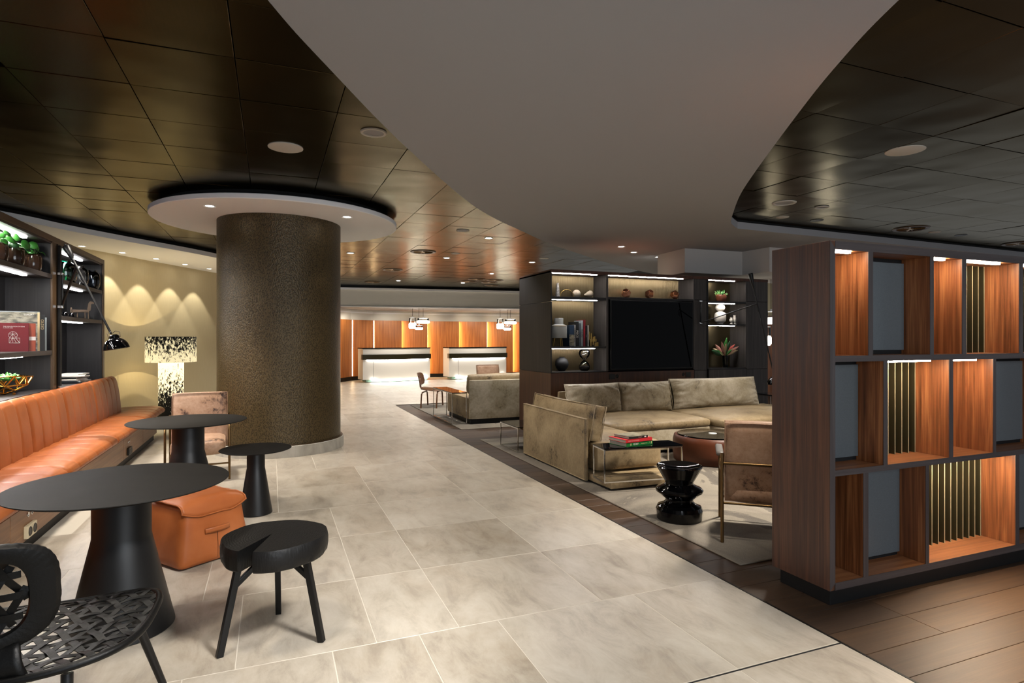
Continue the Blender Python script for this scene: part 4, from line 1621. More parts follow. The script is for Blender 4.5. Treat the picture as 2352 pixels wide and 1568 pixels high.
scm = thing('sofa', 'wide velvet chaise module with one long back cushion, right end of the sectional', 'sofa', (5.35, 6.03, .012), 0, 'velvet sectional sofa modules')
MB().box(.05, 1.95, .06, 1.3, .0, .04).build('foot', 'black_matt', scm)
MB().rbox((1.0, .68, .17), (2.0, 1.36, .27), .02, (14, 10, 5), (0, .006, 0), .003, 5).build('base', 'grey_velvet', scm, smooth=60)
MB().rbox((1.0, .67, .35), (2.01, 1.36, .12), .05, (22, 16, 5), (.006, .01, .035), .007, 9).build('seat_cushion', 'taupe_velvet', scm, smooth=60)
MB().rbox((.86, 1.40, .45), (1.66, .08, .52), .02, (8, 3, 6)).build('back_panel', 'taupe_velvet', scm, smooth=50)
mt = T((.86, 1.16, .625), radians(-15), radians(-1))
MB().pillow(1.58, .46, .25, mt, 36, 5, .016).build('back_cushion', 'grey_velvet', scm, smooth=70)
MB().tube([mt @ Vector((a * .79, 0, b * .23 * (1 - .05 * (1 - abs(a) ** 2)))) for a, b in [(-1, -1), (-.5, -1), (0, -1), (.5, -1), (1, -1), (1, 1), (.5, 1), (0, 1), (-.5, 1), (-1, 1)]], .007, 6, closed=True).build('piping', 'grey_velvet', scm, smooth=60)

# far sofa beyond the screen unit
sf = thing('sofa', 'far velvet sofa past the corner of the screen unit, back turned to camera', 'sofa', (3.10, 9.56, .012), 0)
MB().box(.02, 1.8, .02, 1.3, .0, .075).build('foot', 'black_matt', sf)
MB().rbox((.9, .04, .41), (1.80, .08, .66), .02, (14, 3, 8), (0, .006, 0)).build('back_panel', 'grey_velvet', sf, smooth=50)
MB().rbox((.92, .17, .66), (1.82, .16, .34), .05, (22, 5, 6), (0, .01, .012), .010, 3).build('back_cushion', 'taupe_velvet', sf, smooth=60)
MB().rbox((.9, .72, .27), (1.82, 1.30, .34), .03, (12, 12, 6), (.006, .01, .02), .004, 8).build('seat_cushion', 'taupe_velvet', sf, smooth=60)
MB().rbox((.9, .72, .10), (1.80, 1.28, .05), .012, (6, 6, 2)).build('platform', 'taupe_velvet', sf, smooth=50)

# ------------------------------------------------------------------ chrome and black glass side tables
def frame_table(loc, w, d, h, lb, rz=0, group='chrome side tables with black glass', top='dark_glass', tube=.011):
    t = thing('side_table', lb, 'table', loc, rz, group)
    q = tube / 2
    for x in (q, w - q):
        for y in (q, d - q):
            MB().box(x - q, x + q, y - q, y + q, 0, h - .01).build('leg', 'chrome', t)
    for z, nm in ((q, 'base_rail'), (h - .018, 'top_rail')):
        for y in (q, d - q):
            MB().box(tube, w - tube, y - q, y + q, z - q, z + q).build(nm, 'chrome', t)
        for x in (q, w - q):
            MB().box(x - q, x + q, tube, d - tube, z - q, z + q).build(nm, 'chrome', t)
    MB().box(-.002, w + .002, -.002, d + .002, h - .012, h).build('glass_top', top, t, bevel=.0015)
    return t


frame_table((2.88, 4.83, .103), .82, .27, .325, 'chrome side table with black glass carrying the three stacked books', radians(-7))
frame_table((2.885, 6.94, .012), .45, .62, .325, 'low chrome side table half hidden behind the sofa back panel')
frame_table((2.82, 9.66, .012), .262, 1.25, .535, 'narrow chrome console with glass top beside the far sofa', 0)
frame_table((7.37, 6.95, .0), .35, .65, .56, 'small glass table between chaise end and walnut bookcase')

# stacked books on the side table
def flat_book(w, d, h, loc, rz, cover, lb, title, tcol, ts, tx, top=None):
    b = thing('book', lb, 'book', loc, rz, 'books stacked on the side table')
    m = MB()
    m.box(-w / 2, w / 2, 0, d, 0, .003)
    m.box(-w / 2, w / 2, 0, d, h - .003, h)
    m.box(-w / 2, w / 2, 0, .003, 0, h)
    m.build('cover', cover, b)
    MB().box(-w / 2 + .004, w / 2 - .004, .003, d - .004, .003, h - .003).build('page_block', 'page', b)
    if top:
        MB().box(-w / 2 + .004, w / 2 - .004, .004, d - .004, h, h + .0006).build('cover_picture', top, b)
    text(title, ts, (tx, -.0012, h / 2), (pi / 2, 0, 0), b, tcol)
    return b


bz = .103 + .325 + .001
rzb = radians(9)
g = flat_book(.335, .25, .037, (3.275, 4.835, bz), rzb, 'book_green', 'green golf book lowest in the stack on the side table', 'GOLF', 'print_white', .026, -.05)
text('The Ultimate Book', .010, (.055, -.0012, .0185), (pi / 2, 0, 0), g, 'print_cream')
m = MB()
for x in (-.118, -.107, .148, .152):
    m.box(x - .002, x + .002, -.001, 0, .008, .03)
m.lathe([(0, 0), (.006, 0), (.006, .001)], 10, mat=Matrix.Translation((.126, 0, .022)) @ Matrix.Rotation(pi / 2, 4, 'X'))
m.build('spine_marks', 'print_cream', g, kind='stuff')
s_ = flat_book(.335, .25, .030, (3.265, 4.83, bz + .038), rzb, 'book_scarlet', 'red book in the middle of the stack on the side table', 'GREAT STYLE DESIGN', 'print_pink', .014, -.07)
k_ = flat_book(.24, .22, .022, (3.265, 4.84, bz + .069), rzb, 'book_black', 'black book with photo cover topmost on the side table', 'Photographs', 'print_pink', .009, .02, 'cover_photo')
MB().box(.075, .097, -.001, 0, .006, .017).build('spine_label', 'print_white', k_)

# leather drum table
dr = thing('drum_table', 'round brown leather drum table with black glass top in front of the sofa', 'table', (4.87, 5.68, .012))
MB().lathe([(0, 0), (.43, 0), (.448, .012), (.46, .10), (.458, .24), (.445, .295), (.43, .305), (.415, .30), (0, .295)], 64).build('drum', 'brown_leather', dr, smooth=50)
MB().lathe([(0, .302), (.402, .302), (.408, .308), (.402, .314), (0, .314)], 64).build('glass_top', 'screen', dr, smooth=30)
MB().lathe([(0, .314), (.045, .314), (.048, .316), (.045, .320), (0, .320)], 32).build('inlay_disc', 'speaker_white', dr, smooth=30)

# zigzag lacquer stool
zz = MB()
zp = [(0, 0), (.168, 0), (.176, .006), (.178, .05), (.183, .078), (.170, .105), (.125, .125), (.107, .145), (.112, .165), (.15, .195), (.182, .22), (.186, .235), (.170, .252), (.122, .272), (.108, .285), (.112, .30), (.172, .405),
      (.179, .418), (.176, .427), (.166, .430), (.15, .424), (.08, .408), (0, .402)]
zz.lathe(zp, 64)
tag(zz.build('lacquer_stool', 'black_gloss', None, smooth=32, loc=(3.035, 3.93, .012)), 'glossy black turned zigzag stool on the rug edge', 'stool')

# plywood lounge chair
pc = thing('plywood_chair', 'low moulded walnut plywood chair on the far rug', 'chair', (3.17, 12.38, .012), radians(62))
def shell(cx_, cz, w, h, tilt, curve, yy):
    mt = Matrix.Translation((cx_, yy, cz)) @ Matrix.Rotation(tilt, 4, 'X')
    def fn(u, v):
        a = 2 * pi * u
        x, z = sup(a, w / 2 * v, h / 2 * v, 3.2)
        return mt @ Vector((x, -curve * (1 - (x / (w / 2)) ** 2), z))
    m = MB()
    m.grid(fn, 40, 8, cu=True)
    return m
o = shell(0, .60, .44, .27, radians(-14), -.045, .23).build('backrest', 'ply', pc, smooth=60)
o.modifiers.new('solid', 'SOLIDIFY').thickness = .014
o = shell(0, .37, .50, .46, radians(90 + 6), -.03, -.03).build('seat', 'ply', pc, smooth=60)
o.modifiers.new('solid', 'SOLIDIFY').thickness = .014
MB().grid(lambda u, v: (-.05 + .1 * v, [.262, .258, .25, .22, .12, -.05][round(u * 5)], [.60, .50, .42, .365, .345, .345][round(u * 5)]), 6, 2).build('spine', 'ply', pc, smooth=60).modifiers.new('solid', 'SOLIDIFY').thickness = .014
for yy, zt in ((-.17, .335), (.16, .31)):
    pts = [(-.30, yy, 0), (-.26, yy, .2), (-.235, yy, .28), (-.19, yy, zt), (0, yy, zt + .005), (.19, yy, zt), (.235, yy, .28), (.26, yy, .2), (.30, yy, 0)]
    for s_ in (0, 1):
        half = pts[:5] if s_ == 0 else pts[4:]
        m = MB()
        for a, b in zip(half, half[1:]):
            m.bar(a, b, .035, .016, up=(0, 1, 0)) if False else m.tube([a, b], .016, 8)
        m.build('leg', 'ply', pc, smooth=60)

# ------------------------------------------------------------------ screen and display unit
UX0, UX1, UY, UYB, UZ = 3.72, 7.78, 7.717, 8.88, 2.45
un = thing('display_unit', 'dark oak display wall unit with lit niches behind the sofas', 'display unit', (UX0, UY, 0))


def ub(name, x0, x1, y0, y1, z0, z1, mat, bev=.0015, kind=None):
    return MB().box(x0 - UX0, x1 - UX0, y0 - UY, y1 - UY, z0, z1).build(name, mat, un, bevel=bev, kind=kind)


ub('carcass', 3.74, 7.76, 8.10, UYB, .02, 2.43, 'dark_oak', 0)
ub('end_panel', UX0, 3.738, UY, UYB, .957, 1.985, 'dark_oak')
ub('end_panel', UX0, 3.738, UY, UYB, 1.99, UZ - .02, 'dark_oak')
ub('end_panel', UX0, 3.738, UY, UYB, .0, .953, 'walnut_dark')
ub('end_panel', 7.762, UX1, UY, UYB, 0, UZ - .02, 'grey_oak')
ub('top_board', UX0, UX1, UY - .004, UYB, UZ - .045, UZ, 'walnut_dark')
# niche dividers and shelves
ub('divider', 4.637, 4.673, UY, 8.10, .965, 2.405, 'grey_oak')  # paler oak on the dividers carries the strip light in its colour
ub('divider', 6.236, 6.255, UY, 8.10, .965, 2.405, 'grey_oak')
ub('divider', 6.515, 6.537, UY + .004, 8.10, .965, 2.405, 'dark_oak')
ub('divider', 7.304, 7.322, UY, 8.10, .965, 2.405, 'grey_oak')
for z0, z1 in ((2.022, 2.062), (1.312, 1.338), (.957, .972)):
    ub('shelf', 3.738, 4.637, UY + .002, 8.10, z0, z1, 'dark_oak')
ub('shelf', 4.673, 6.236, UY + .002, 8.10, 2.045, 2.078, 'dark_oak')
for z0, z1 in ((2.03, 2.062), (1.668, 1.69), (.952, .972)):
    ub('shelf', 6.537, 7.304, UY + .002, 8.10, z0, z1, 'dark_oak')
ub('screen_recess', 4.673, 6.236, UY + .07, 8.10, .965, 2.045, 'black_matt', 0)
ub('walnut_panel', 3.738, 6.25, UY, 8.1, .02, .955, 'walnut_dark')
for z0, z1 in ((.0, .945), (.95, 2.068), (2.073, 2.404)):
    ub('front_panel', 6.256, 6.494, UY, 8.0, z0, z1, 'grey_oak')
    ub('front_panel', 7.322, 7.762, UY, 8.0, z0, z1, 'grey_oak')
ub('front_panel', 6.545, 7.318, UY, 8.0, .0, .95, 'grey_oak')
ub('shadow_gap', 6.494, 6.517, UY + .01, 8.0, 0, 2.404, 'black_gap', 0)
# fluted brass backs (rods joined: too fine to pick apart) and bronze mirrors
for x0, x1, z0, z1 in [(3.738, 4.637, 2.062, 2.404), (3.738, 4.637, 1.338, 2.022), (3.738, 4.637, .972, 1.312), (4.673, 6.236, 2.078, 2.404)]:
    m = MB()
    x = x0 + .006
    while x < x1:
        m.grid(lambda u, v: (x - UX0 + .006 * cos(pi * u), 8.098 - UY - .005 * sin(pi * u), z0 + (z1 - z0) * v), 5, 2)
        x += .0125
    m.build('fluted_back', 'brass_flute', un, smooth=80, kind='stuff')
for z0, z1 in ((2.062, 2.404), (1.69, 2.03), (.972, 1.668)):
    ub('mirror_back', 6.537, 7.304, 8.09, 8.099, z0, z1, 'bronze_mirror', 0)
for x0, x1, z in [(3.745, 4.50, 2.404), (3.745, 4.50, 2.022), (4.68, 6.06, 2.404), (6.54, 7.10, 2.404), (6.54, 7.10, 2.03), (6.54, 7.10, 1.668), (3.745, 4.46, 1.312)]:
    ub('led_strip', x0, x1, UY + .03, UY + .05, z - .008, z, 'led_white', 0)
for x in (4.735, 6.13):
    so = ub('power_outlet', x - .05, x + .05, UY - .010, UY, .845, .925, 'socket_black', .004)
    MB().lathe([(0, .001), (.02, .001), (.024, .004), (.028, 0)], 18, mat=Matrix.Translation((x + (.09 if x < 5 else -.09) - UX0, 0, .89)) @ Matrix.Rotation(pi / 2, 4, 'X')).build('cable_port', 'black_metal', un)
tv = thing('television', 'large flat black television set in the middle of the dark display unit', 'television', (5.46, UY - .005, .985))
MB().box(-.755, .755, -.012, .06, 0, 1.05).build('casing', 'black_metal', tv, bevel=.004)
MB().box(-.738, .738, -.0145, -.0121, .018, 1.034).build('screen', 'screen', tv)
MB().box(-.5, .5, .06, .068, .2, .8).build('bracket', 'black_matt', tv)

# things on the unit shelves ------------------------------------------------
o = MB().prism([(-.03, 0), (.03, 0), (.012, .19), (.004, .215), (-.012, .20)], -.02, .02, Matrix.Rotation(pi / 2, 4, 'X')).build('stone_shard', 'marble_dark', None, bevel=.004, loc=(3.92, 7.90, 2.0625))
tag(o, 'upright grey marble shard at the left end of the top niche', 'sculpture')
tag(MB().tube([(.115 * cos(pi * i / 24), 0, .115 * sin(pi * i / 24) + .004) for i in range(25)], .005, 8).build('brass_arch', 'brass', None, smooth=60, loc=(4.075, 7.90, 2.062)), 'thin brass half ring beside the marble shard', 'ornament')
ball = lambda R: [(R * sin(pi * i / 20), R - R * cos(pi * i / 20)) for i in range(21)]
tag(MB().lathe(ball(.062), 32).build('stone_ball', 'stone_ball', None, smooth=60, loc=(4.245, 7.92, 2.062)), 'beige stone ball on the top niche next to the brass half ring', 'ornament')
o = MB().lathe([(0, 0), (.012, .01), (.045, .085), (.05, .11), (.042, .135), (.02, .15), (0, .153)], 24, mat=Matrix.Translation((0, 0, .05)) @ Matrix.Rotation(radians(78), 4, 'Y')).build('stone_cone', 'stone_ball', None, smooth=60, loc=(4.39, 7.95, 2.062))
tag(o, 'pale tapered stone lying at the right end of the top niche', 'ornament')


def dodeca(x, y, z, R, rz, lb, first=[None]):
    if first[0] is None:
        t = thing('copper_polyhedron', lb, 'ornament', (x, y, z), rz, 'copper polyhedrons above the television')
        ph = (1 + 5 ** .5) / 2
        raw = [Vector((a, b, c)) for a in (-1, 1) for b in (-1, 1) for c in (-1, 1)]
        for a in (-1, 1):
            for b in (-1, 1):
                raw += [Vector((0, a / ph, b * ph)), Vector((a / ph, b * ph, 0)), Vector((a * ph, 0, b / ph))]
        bm = bmesh.new()
        for v in raw:
            bm.verts.new(v.normalized() * R)
        bmesh.ops.convex_hull(bm, input=bm.verts)
        bmesh.ops.dissolve_limit(bm, angle_limit=.05, verts=bm.verts, edges=bm.edges)
        bm.transform(Matrix.Rotation(radians(31.7), 4, 'X'))
        zmin = min(v.co.z for v in bm.verts)
        bmesh.ops.translate(bm, verts=bm.verts, vec=(0, 0, -zmin))
        me = D.meshes.new('facets')
        bm.to_mesh(me)
        bm.free()
        me.materials.append(M['copper'])
        o = D.objects.new('body', me)
        C.objects.link(o)
        o.parent = t
        b = o.modifiers.new('bevel', 'BEVEL')
        b.width, b.segments = .004, 1
        first[0] = t
    else:
        dup(first[0], (x, y, z), rz, lb)


dodeca(5.10, 7.90, 2.078, .078, .2, 'faceted copper ball nearest the stone shelf niche')
dodeca(5.53, 7.90, 2.078, .078, .9, 'faceted copper ball in the middle above the television')
dodeca(6.0, 7.88, 2.078, .078, 1.7, 'faceted copper ball nearest the lit plant niche')
# lamp-like grey jar on legs
jar = thing('ceramic_jar', 'grey glazed ceramic jar on three brass legs beside the shelf books', 'jar', (3.93, 7.88, 1.338))
MB().lathe([(0, .125), (.115, .125), (.12, .13), (.12, .30), (.116, .308), (.075, .325), (.066, .328), (.066, .41), (.062, .415), (0, .415)], 36).build('body', 'grey_ceramic', jar, smooth=35)
MB().lathe([(.119, .296), (.1215, .299), (.119, .303)], 36).build('rim_band', 'brass', jar)
for a in (.4, 2.5, 4.6):
    MB().tube([(.06 * cos(a), .06 * sin(a), .128), (.085 * cos(a), .085 * sin(a), 0)], [.011, .009], 8).build('leg', 'brass', jar, smooth=60)
# row of books
x = 4.06
specs = [(.085, .23, .315, 'book_blue', None, None, 'blue photo book leaning front of the row on the display unit', .02, 'print_white', 'cover_photo'),
         (.040, .22, .320, 'book_white', 'UNNATURAL', None, 'white spined book beside the blue photo book', .035, 'print_black', None),
         (.050, .23, .365, 'book_black', 'PIECE', None, 'tall black book with white block lettering', .045, 'print_white', None),
         (.035, .22, .345, 'book_slate', 'STUDIES', None, 'slate grey book between the black and pale books', .02, 'print_black', None),
         (.035, .22, .385, 'book_grey', 'Beautiful', None, 'pale grey book, one of the tallest, with black lettering', .034, 'print_black', None),
         (.038, .22, .395, 'book_maroon', 'COLLECTION', None, 'dark red spined book, the tallest of the row', .022, 'book_scarlet', None),
         (.030, .20, .310, 'book_black', 'NOIR', None, 'slim black book after the dark red one', .018, 'book_grey', None),
         (.022, .20, .315, 'book_white', 'Archive', None, 'thin white book closing the row by the brass cubes', .013, 'print_black', None)]
for w, d, h, cov, ttl, _, lb, ts, tc, pic in specs:
    b = book(w, d, h, (x + w / 2, 7.84 if cov != 'book_blue' else 7.80, 1.339), 0, cov, lb, ttl, tc, 'books on the display unit', None, ts)
    if pic:
        MB().box(-w / 2 + .003, w / 2 - .003, -.001, 0, .01, h * .55).build('cover_picture', pic, b)
    x += w + .002
# brass cubes sculpture
bs_ = thing('brass_sculpture', 'stepped brass tube sculpture at the end of the book row', 'sculpture', (4.50, 7.86, 1.339))
for k, (dx, dz, h) in enumerate([(-.075, .10, .12), (-.045, .0, .09), (-.04, .075, .12), (-.005, .02, .12), (.02, .075, .075), (.03, .0, .055), (.055, .0, .06), (.075, .0, .065)]):
    MB().lathe([(0, 0), (.013, 0), (.013, h), (.009, h), (.009, h - .02), (0, h - .02)], 12, (dx, 0, dz)).build('tube', 'brass', bs_, smooth=40)
MB().box(-.065, .05, -.008, .008, .07, .11).build('bridge', 'brass', bs_)
# lower niche
tag(MB().lathe([(0, 0), (.045, 0), (.05, .012), (.085, .05), (.102, .10), (.098, .14), (.07, .185), (.04, .198), (.036, .206), (.045, .212), (.04, .213), (.03, .204), (.0, .195)], 36).build('black_vase', 'black_matt', None, smooth=50, loc=(3.99, 7.90, .972)), 'matt black round vase in the lowest lit niche', 'vase')
hg = thing('hourglass', 'clear glass hourglass with black sand in the lowest lit niche', 'hourglass', (4.345, 7.86, .972))
half = [(.0, .004), (.05, .004), (.078, .03), (.084, .07), (.07, .11), (.035, .145), (.010, .163)]
prf = half + [(r_, .326 - z_) for r_, z_ in half[::-1]]
inn3 = [(max(0, r_ - .004), z_) for r_, z_ in [(0, .008), (.05, .009), (.075, .032), (.080, .07), (.066, .107), (.033, .142), (.009, .163)]]
inn3 = inn3 + [(r_, .326 - z_) for r_, z_ in inn3[::-1]]
MB().lathe(prf + inn3[::-1], 36).build('glass_body', 'clear_glass', hg, smooth=60)
MB().lathe([(0, .012), (.045, .012), (.070, .034), (.074, .06), (.05, .072), (0, .082)], 28).build('sand', 'black_matt', hg, smooth=60)
# right niches
pot = tag(MB().lathe([(0, .002), (.06, .002), (.08, .03), (.088, .08), (.084, .12), (.078, .125), (.075, .12), (.078, .09), (0, .085)], 28).build('plant_pot', 'terracotta', None, smooth=50, loc=(6.95, 7.90, 2.062)), 'brown glazed pot in the top lit niche by the wall lamp', 'pot')
sp_ = thing('cactus_plant', 'spiky pale green plant in the brown pot of the top niche', 'plant', (6.95, 7.90, 2.062 + .09))
r = random.Random(4)
for k in range(26):
    a = r.uniform(0, 2 * pi)
    el = r.uniform(.5, 1.5)
    d = Vector((cos(a) * cos(el), sin(a) * cos(el), sin(el)))
    q = d.to_track_quat('Z', 'Y').to_matrix().to_4x4()
    q.translation = (cos(a) * .035, sin(a) * .035, 0)
    L2 = r.uniform(.08, .13)
    MB().lathe([(0, 0), (.009, L2 * .2), (.008, L2 * .7), (0, L2)], 6, mat=q).build('leaf', r.choice(('leaf_pale', 'leaf_green', 'leaf_pale')), sp_, smooth=70)
tag(MB().lathe([(0, 0), (.045, 0), (.046, .02), (.05, .025), (.085, .05), (.095, .09), (.095, .15), (.08, .19), (.05, .208), (.034, .215), (.034, .222), (.055, .232), (.076, .26), (.078, .285), (.066, .315), (.04, .332), (0, .338)], 36).build('ceramic_figure', 'white_ceramic', None, smooth=40, loc=(6.93, 7.90, 1.69)), 'pale ceramic vase of two stacked bulbs in the middle niche', 'vase')
tag(MB().lathe([(0, 0), (.028, 0), (.03, .006), (.014, .035), (.03, .05), (.034, .07), (.028, .09), (.012, .105), (.022, .118), (.022, .122), (0, .122)], 24).build('small_vase', 'white_ceramic', None, smooth=50, loc=(7.11, 7.84, 1.69)), 'small pinched ceramic vase, the shorter of the pair in the middle niche', 'vase')
tag(MB().lathe([(0, 0), (.028, 0), (.028, .006), (.014, .022), (.026, .06), (.027, .10), (.018, .135), (.022, .15), (.022, .154), (0, .154)], 24).build('small_vase', 'white_ceramic', None, smooth=50, loc=(7.18, 7.84, 1.69)), 'small slender ceramic vase, the taller of the pair in the middle niche', 'vase')
tag(MB().tube([(.055 * cos(2 * pi * i / 28) * .8, .0, .065 + .06 * sin(2 * pi * i / 28)) for i in range(28)], .014, 10, closed=True).build('ceramic_ring', 'white_ceramic', None, smooth=60, loc=(6.585, 7.88, 1.685)), 'pale ceramic ring behind the lamp arm in the middle niche', 'ornament')
vz = tag(MB().lathe([(0, .002), (.035, .002), (.04, .02), (.05, .17), (.052, .20), (.049, .20), (.046, .17), (.036, .02), (0, .012)], 24).build('glass_vase', 'teal_glass', None, smooth=50, loc=(7.02, 7.88, .972)), 'dark teal glass vase with variegated leaves in the bottom niche', 'vase')
lp = thing('leaf_bunch', 'variegated pink and green leaves in the dark teal vase', 'plant', (7.02, 7.88, 1.14))
r = random.Random(12)
for k, (ang, L2, wd, mt_) in enumerate([(-62, .36, .075, 'leaf_dark'), (-52, .33, .05, 'leaf_cream'), (-38, .34, .06, 'leaf_pink'), (-26, .36, .06, 'leaf_pink'), (-12, .30, .055, 'leaf_cream'), (-2, .38, .085, 'leaf_green'), (8, .33, .07, 'leaf_dark'),
                                   (22, .30, .05, 'leaf_pale'), (38, .34, .055, 'leaf_red'), (50, .36, .05, 'leaf_pink'), (56, .30, .04, 'leaf_cream'), (-45, .25, .05, 'leaf_green'), (30, .22, .045, 'leaf_green')]):
    a = radians(ang)
    yv = r.uniform(-.25, .25)
    d = Vector((sin(a), yv - .1, cos(a))).normalized()
    side = d.cross(Vector((0, 1, 0))).normalized()
    nn2 = side.cross(d)
    def lf(u, v):
        s2 = u
        wv = wd * sin(pi * min(1, max(0, (s2 - .25) / .75)) ** .8) * .5 + .004
        p = d * (L2 * s2) + Vector((0, 0, -.05 * s2 * s2)) + side * (wv * (2 * v - 1)) + nn2 * (.015 * (2 * v - 1) ** 2)
        return p
    MB().grid(lf, 12, 4).build('leaf', mt_, lp, smooth=60)

# swing-arm lamp on the display unit
w2_ = thing('wall_lamp', 'long thin black swing-arm lamp crossing the lit niches of the display unit', 'lamp', (6.344, 7.69, 0))
o0 = Vector((6.344, 7.69, 0))
MB().tube([L_(6.344, 7.675, 1.70), L_(6.344, 7.675, 2.05)], .014, 10).build('wall_bar', 'black_matt', w2_, smooth=60)
for z in (1.70, 2.05):
    MB().box(-.03, .02, -.03, .027, z - .012, z + .012).build('clamp', 'chrome', w2_, bevel=.002)
pv = Vector((6.64, 6.80, 1.965))
MB().tube([L_(6.344, 7.66, 1.71), L_(*pv)], .008, 8).build('strut', 'black_metal', w2_, smooth=60)
tp, bt = Vector((6.545, 6.82, 2.40)), Vector((6.93, 6.76, .93))
MB().tube([L_(*tp), L_(*bt)], .010, 10).build('arm', 'black_metal', w2_, smooth=60)
dv = (tp - bt).normalized()
q = dv.to_track_quat('Z', 'Y').to_matrix().to_4x4()
q.translation = Vector(L_(*(tp - dv * .22)))
MB().lathe([(0, 0), (.012, 0), (.018, .04), (.034, .22), (.03, .235), (0, .235)], 20, mat=q).build('counterweight', 'black_metal', w2_, smooth=40)
MB().tube([L_(*(pv + Vector((0, 0, 0)))), L_(6.63, 6.78, 1.88), L_(6.66, 6.78, 1.85), L_(6.65, 6.79, 1.93)], .003, 6).build('cable', 'black_matt', w2_)
MB().tube([L_(6.30, 7.66, 1.70), L_(6.36, 7.64, 1.65), L_(6.42, 7.60, 1.66), L_(6.43, 7.55, 1.74)], .004, 6).build('cable', 'black_matt', w2_)
hm = Matrix.Translation(L_(bt.x + .03, bt.y, bt.z - .16))
MB().lathe([(.115, 0), (.12, .003), (.118, .012), (.11, .045), (.09, .08), (.06, .105), (.045, .112), (.044, .14), (.028, .152), (0, .154), (0, .15), (.026, .148), (.04, .108), (.086, .076), (.106, .043), (.113, .008), (.115, 0)], 36, mat=hm).build('lamp_shade', 'black_gloss', w2_, smooth=40)

# ------------------------------------------------------------------ walnut bookcase at the right
BX0, BXR, BYF, BYB, BZ = 2.79, 6.3, 2.333, 2.735, 1.98
bk = thing('bookcase', 'walnut open bookcase room divider with lit niches on black plinth', 'bookcase', (BX0, BYF, 0))


def kb_(name, x0, x1, y0, y1, z0, z1, mat, bev=.0012):
    return MB().box(x0 - BX0, x1 - BX0, y0 - BYF, y1 - BYF, z0, z1).build(name, mat, bk, bevel=bev)


kb_('plinth', 2.82, BXR, 2.36, 2.70, 0, .09, 'black_metal')
kb_('side_panel', BX0, 2.828, BYF + .003, BYB, .09, BZ, 'walnut_shaded')
MB().prism([(0, .09), (.038, .128), (.038, 1.942), (0, BZ)], -.003, 0, Matrix(((1, 0, 0, 0), (0, 0, 1, .003), (0, 1, 0, 0), (0, 0, 0, 1)))).build('cool_lit_edge', 'walnut_cool_lit', bk)


def hboard(z0, z1, x0=2.828):
    kb_('shelf', x0, BXR, BYF + .003, BYB, z0, z1, 'walnut_flat')
    MB().box(x0 - BX0, BXR - BX0, 0, .003, z0, z1).build('cool_lit_edge', 'walnut_cool_lit_flat', bk)


def vboard(x0, x1, z0, z1):
    kb_('divider', x0, x1, BYF + .003, BYB, z0, z1, 'walnut')
    MB().box(x0 - BX0, x1 - BX0, 0, .003, z0, z1).build('cool_lit_edge', 'walnut_cool_lit', bk)


hboard(1.935, BZ)
hboard(1.325, 1.358)
hboard(.706, .738)
hboard(.09, .130)
rows = [(1.358, 1.935, [(3.083, 3.12), (3.60, 3.633), (3.893, 3.934), (4.462, 4.504), (5.0, 5.04), (5.6, 5.64)]),
        (.738, 1.325, [(3.205, 3.238), (3.773, 3.809), (4.195, 4.224), (4.8, 4.84), (5.4, 5.44)]),
        (.130, .706, [(3.044, 3.083), (3.562, 3.591), (4.425, 4.464), (5.1, 5.14), (5.7, 5.74)])]
for z0, z1, ds in rows:
    for a, b in ds:
        vboard(a, b, z0, z1)


def backp(x0, x1, z0, z1):
    kb_('backing', x0, x1, 2.505, 2.52, z0, z1, 'black_matt', 0)
    kb_('smoked_panel', x0 + .0, x1 - .004, 2.488, 2.505, z0 + .025, z1 - .025, 'smoked_panel', .001)


def fins(x0, x1, z0, z1):
    n = int((x1 - x0 - .02) / .0615)
    kb_('backing', x0, x1, 2.70, 2.72, z0, z1, 'black_matt', 0)
    for k in range(n + 1):
        xx = x1 - .012 - k * .0615
        if xx > x0 + .006:
            f_ = kb_('fin', xx - .006, xx, 2.529, 2.66, z0, z1, 'fin_olive', 0)
            MB().box(xx - .006 - BX0, xx - BX0, 2.527 - BYF, 2.529 - BYF, z0, z1).build('fin_lit_edge', 'fin_lit_edge', f_)


def plain_back(x0, x1, z0, z1):
    kb_('backing', x0, x1, 2.70, 2.72, z0, z1, 'walnut', 0)


def led(x0, x1, z):
    kb_('led_strip', x0, x1, BYF + .035, BYF + .055, z - .010, z, 'led_warm', 0)


plain_back(2.828, 3.083, 1.358, 1.935)
led(2.84, 2.99, 1.935)
backp(3.12, 3.60, 1.358, 1.935)
plain_back(3.633, 3.893, 1.358, 1.935)
led(3.64, 3.79, 1.935)
fins(3.934, 4.462, 1.358, 1.935)
led(3.945, 4.33, 1.935)
fins(4.504, 5.0, 1.358, 1.935)
led(4.51, 4.9, 1.935)
backp(2.828, 3.205, .738, 1.325)
fins(3.238, 3.773, .738, 1.325)
led(3.25, 3.66, 1.325)
plain_back(3.809, 4.195, .738, 1.325)
led(3.82, 4.09, 1.325)
backp(4.224, 4.8, .738, 1.325)
kb_('backing', 2.828, 3.044, 2.62, 2.64, .13, .706, 'black_matt', 0)
backp(3.083, 3.562, .13, .706)
fins(3.591, 4.425, .13, .706)
led(3.60, 4.32, .706)
backp(4.464, 5.1, .13, .706)

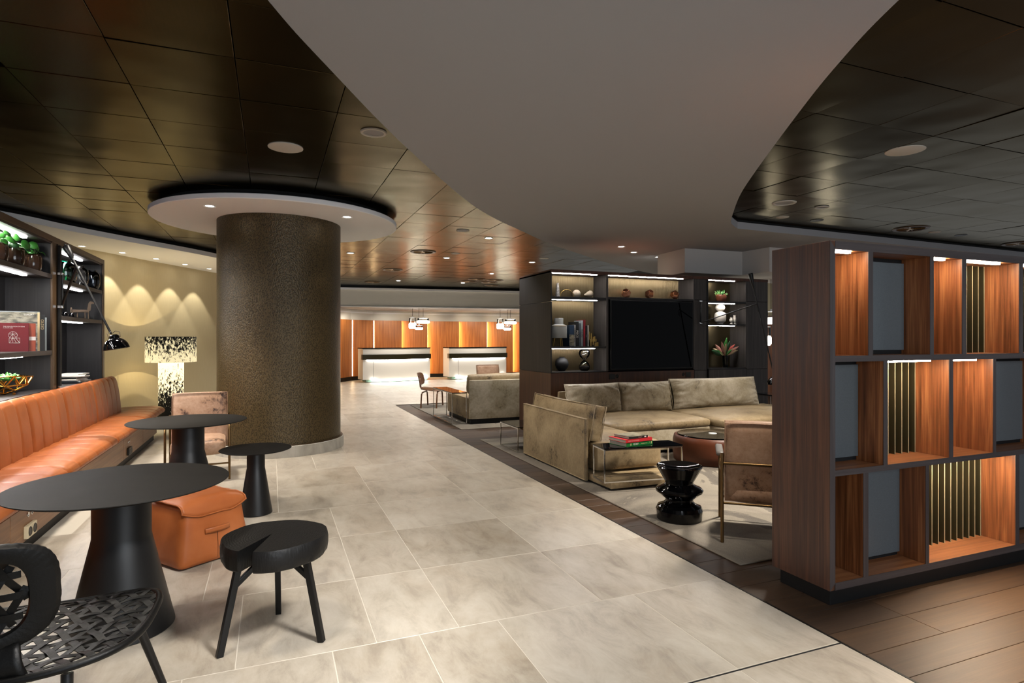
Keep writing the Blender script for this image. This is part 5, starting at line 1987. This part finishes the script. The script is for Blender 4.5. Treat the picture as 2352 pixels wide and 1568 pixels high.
# ------------------------------------------------------------------ reception desks
def desk(c, rz, L, lb):
    t = thing('reception_desk', lb, 'desk', c, rz, 'white curved reception desks')
    def arc(u, off=0, sag=.14):
        x = (u - .5) * L
        y = -sag * (1 - (2 * u - 1) ** 2) - off
        return x, y
    def slabc(name, z0, z1, off, u0, u1, mat, th=.5, n=24):
        p = [arc(u0 + (u1 - u0) * i / n, off) for i in range(n + 1)]
        q = [(x, th) for x, y in p[::-1]]
        return MB().prism(p + q, z0, z1).build(name, mat, t, smooth=30)
    slabc('body', .10, 1.12, 0, 0, 1, 'desk_white')
    slabc('top', 1.12, 1.155, .02, -.005, 1.005, 'black_gloss')
    slabc('band', .76, .93, .05, -.008, 1.008, 'desk_band', .1)
    slabc('band_light', .748, .76, .03, .05, .97, 'led_desk', .0)
    slabc('foot', .02, .10, -.06, .05, .97, 'desk_glass', .4)
    slabc('foot_light', .09, .10, .01, .1, .95, 'led_desk', -.10)
    x, y = arc(.14)
    MB().box(x - .004, x + .004, y - .002, y + .02, .10, .76).build('joint', 'black_gap', t)
    return t


desk((4.00, 20.28, 0), radians(11), 2.42, 'white curved reception desk nearer the round column')
desk((7.02, 20.62, 0), radians(9), 2.35, 'white curved reception desk partly hidden by the dark display unit')

# ------------------------------------------------------------------ glass pendants over the desks
def pendant(x, y, z, r, h, lb, zt=2.472):
    t = thing('pendant_lamp', lb, 'pendant lamp', (x, y, z), 0, 'glass pendants over the reception')
    MB().tube([(0, 0, h * 2.0 + .03), (0, 0, zt - z)], .006, 6).build('cord', 'black_matt', t)
    MB().lathe([(.0, h), (r * .9, h), (r * .9, h * 1.9), (r * .8, h * 2.0), (0, h * 2.0), (0, h * 1.96), (r * .78, h * 1.95), (r * .86, h * 1.86), (r * .86, h * 1.04), (0, h * 1.04)], 28).build('glass_cylinder', 'clear_glass', t, smooth=50)
    MB().lathe([(0, h * 1.93), (r * .84, h * 1.93), (r * .84, h * 1.99), (.02, h * 2.01), (.02, h * 2.0 + .04), (0, h * 2.0 + .04)], 24).build('cap', 'plaster_white', t)
    MB().lathe([(0, 0), (r * .8, .0), (r, h * .2), (r, h * .8), (r * .85, h * .99), (0, h * .99)], 28).build('diffuser', 'pendant_glow', t, smooth=50)
    return t


for x, y, s_ in [(4.42, 19.85, 'left'), (7.49, 19.63, 'right')]:
    who = 'over the desk nearer the column' if s_ == 'left' else 'over the desk near the display unit'
    pendant(x, y, 1.80, .125, .185, 'tall glass pendant, slimmest of the cluster ' + who)
    pendant(x + .33, y - .14, 1.97, .215, .09, 'wide flat glass pendant, highest of the cluster ' + who)
    pendant(x + .15, y - .30, 1.755, .13, .075, 'small flat glass pendant, lowest of the cluster ' + who)
for hx_, hy_, hs_ in ((9.4, 9.8, 'nearest the display unit'), (10.6, 10.6, 'in the middle'), (11.4, 9.6, 'farthest along')):  # unseen pendants added so the ceiling panels mirror bright streaks
    pendant(hx_, hy_, 1.3, .14, .22, 'unseen glass pendant added behind the walnut bookcase for a ceiling streak, ' + hs_, 2.981)['group'] = 'pendants added for the ceiling streaks'
# glass pendant glimpsed past the unit
pendant(8.75, 8.6, 1.73, .09, .12, 'crystal glass pendant glimpsed between the display unit and walnut bookcase', 2.981)
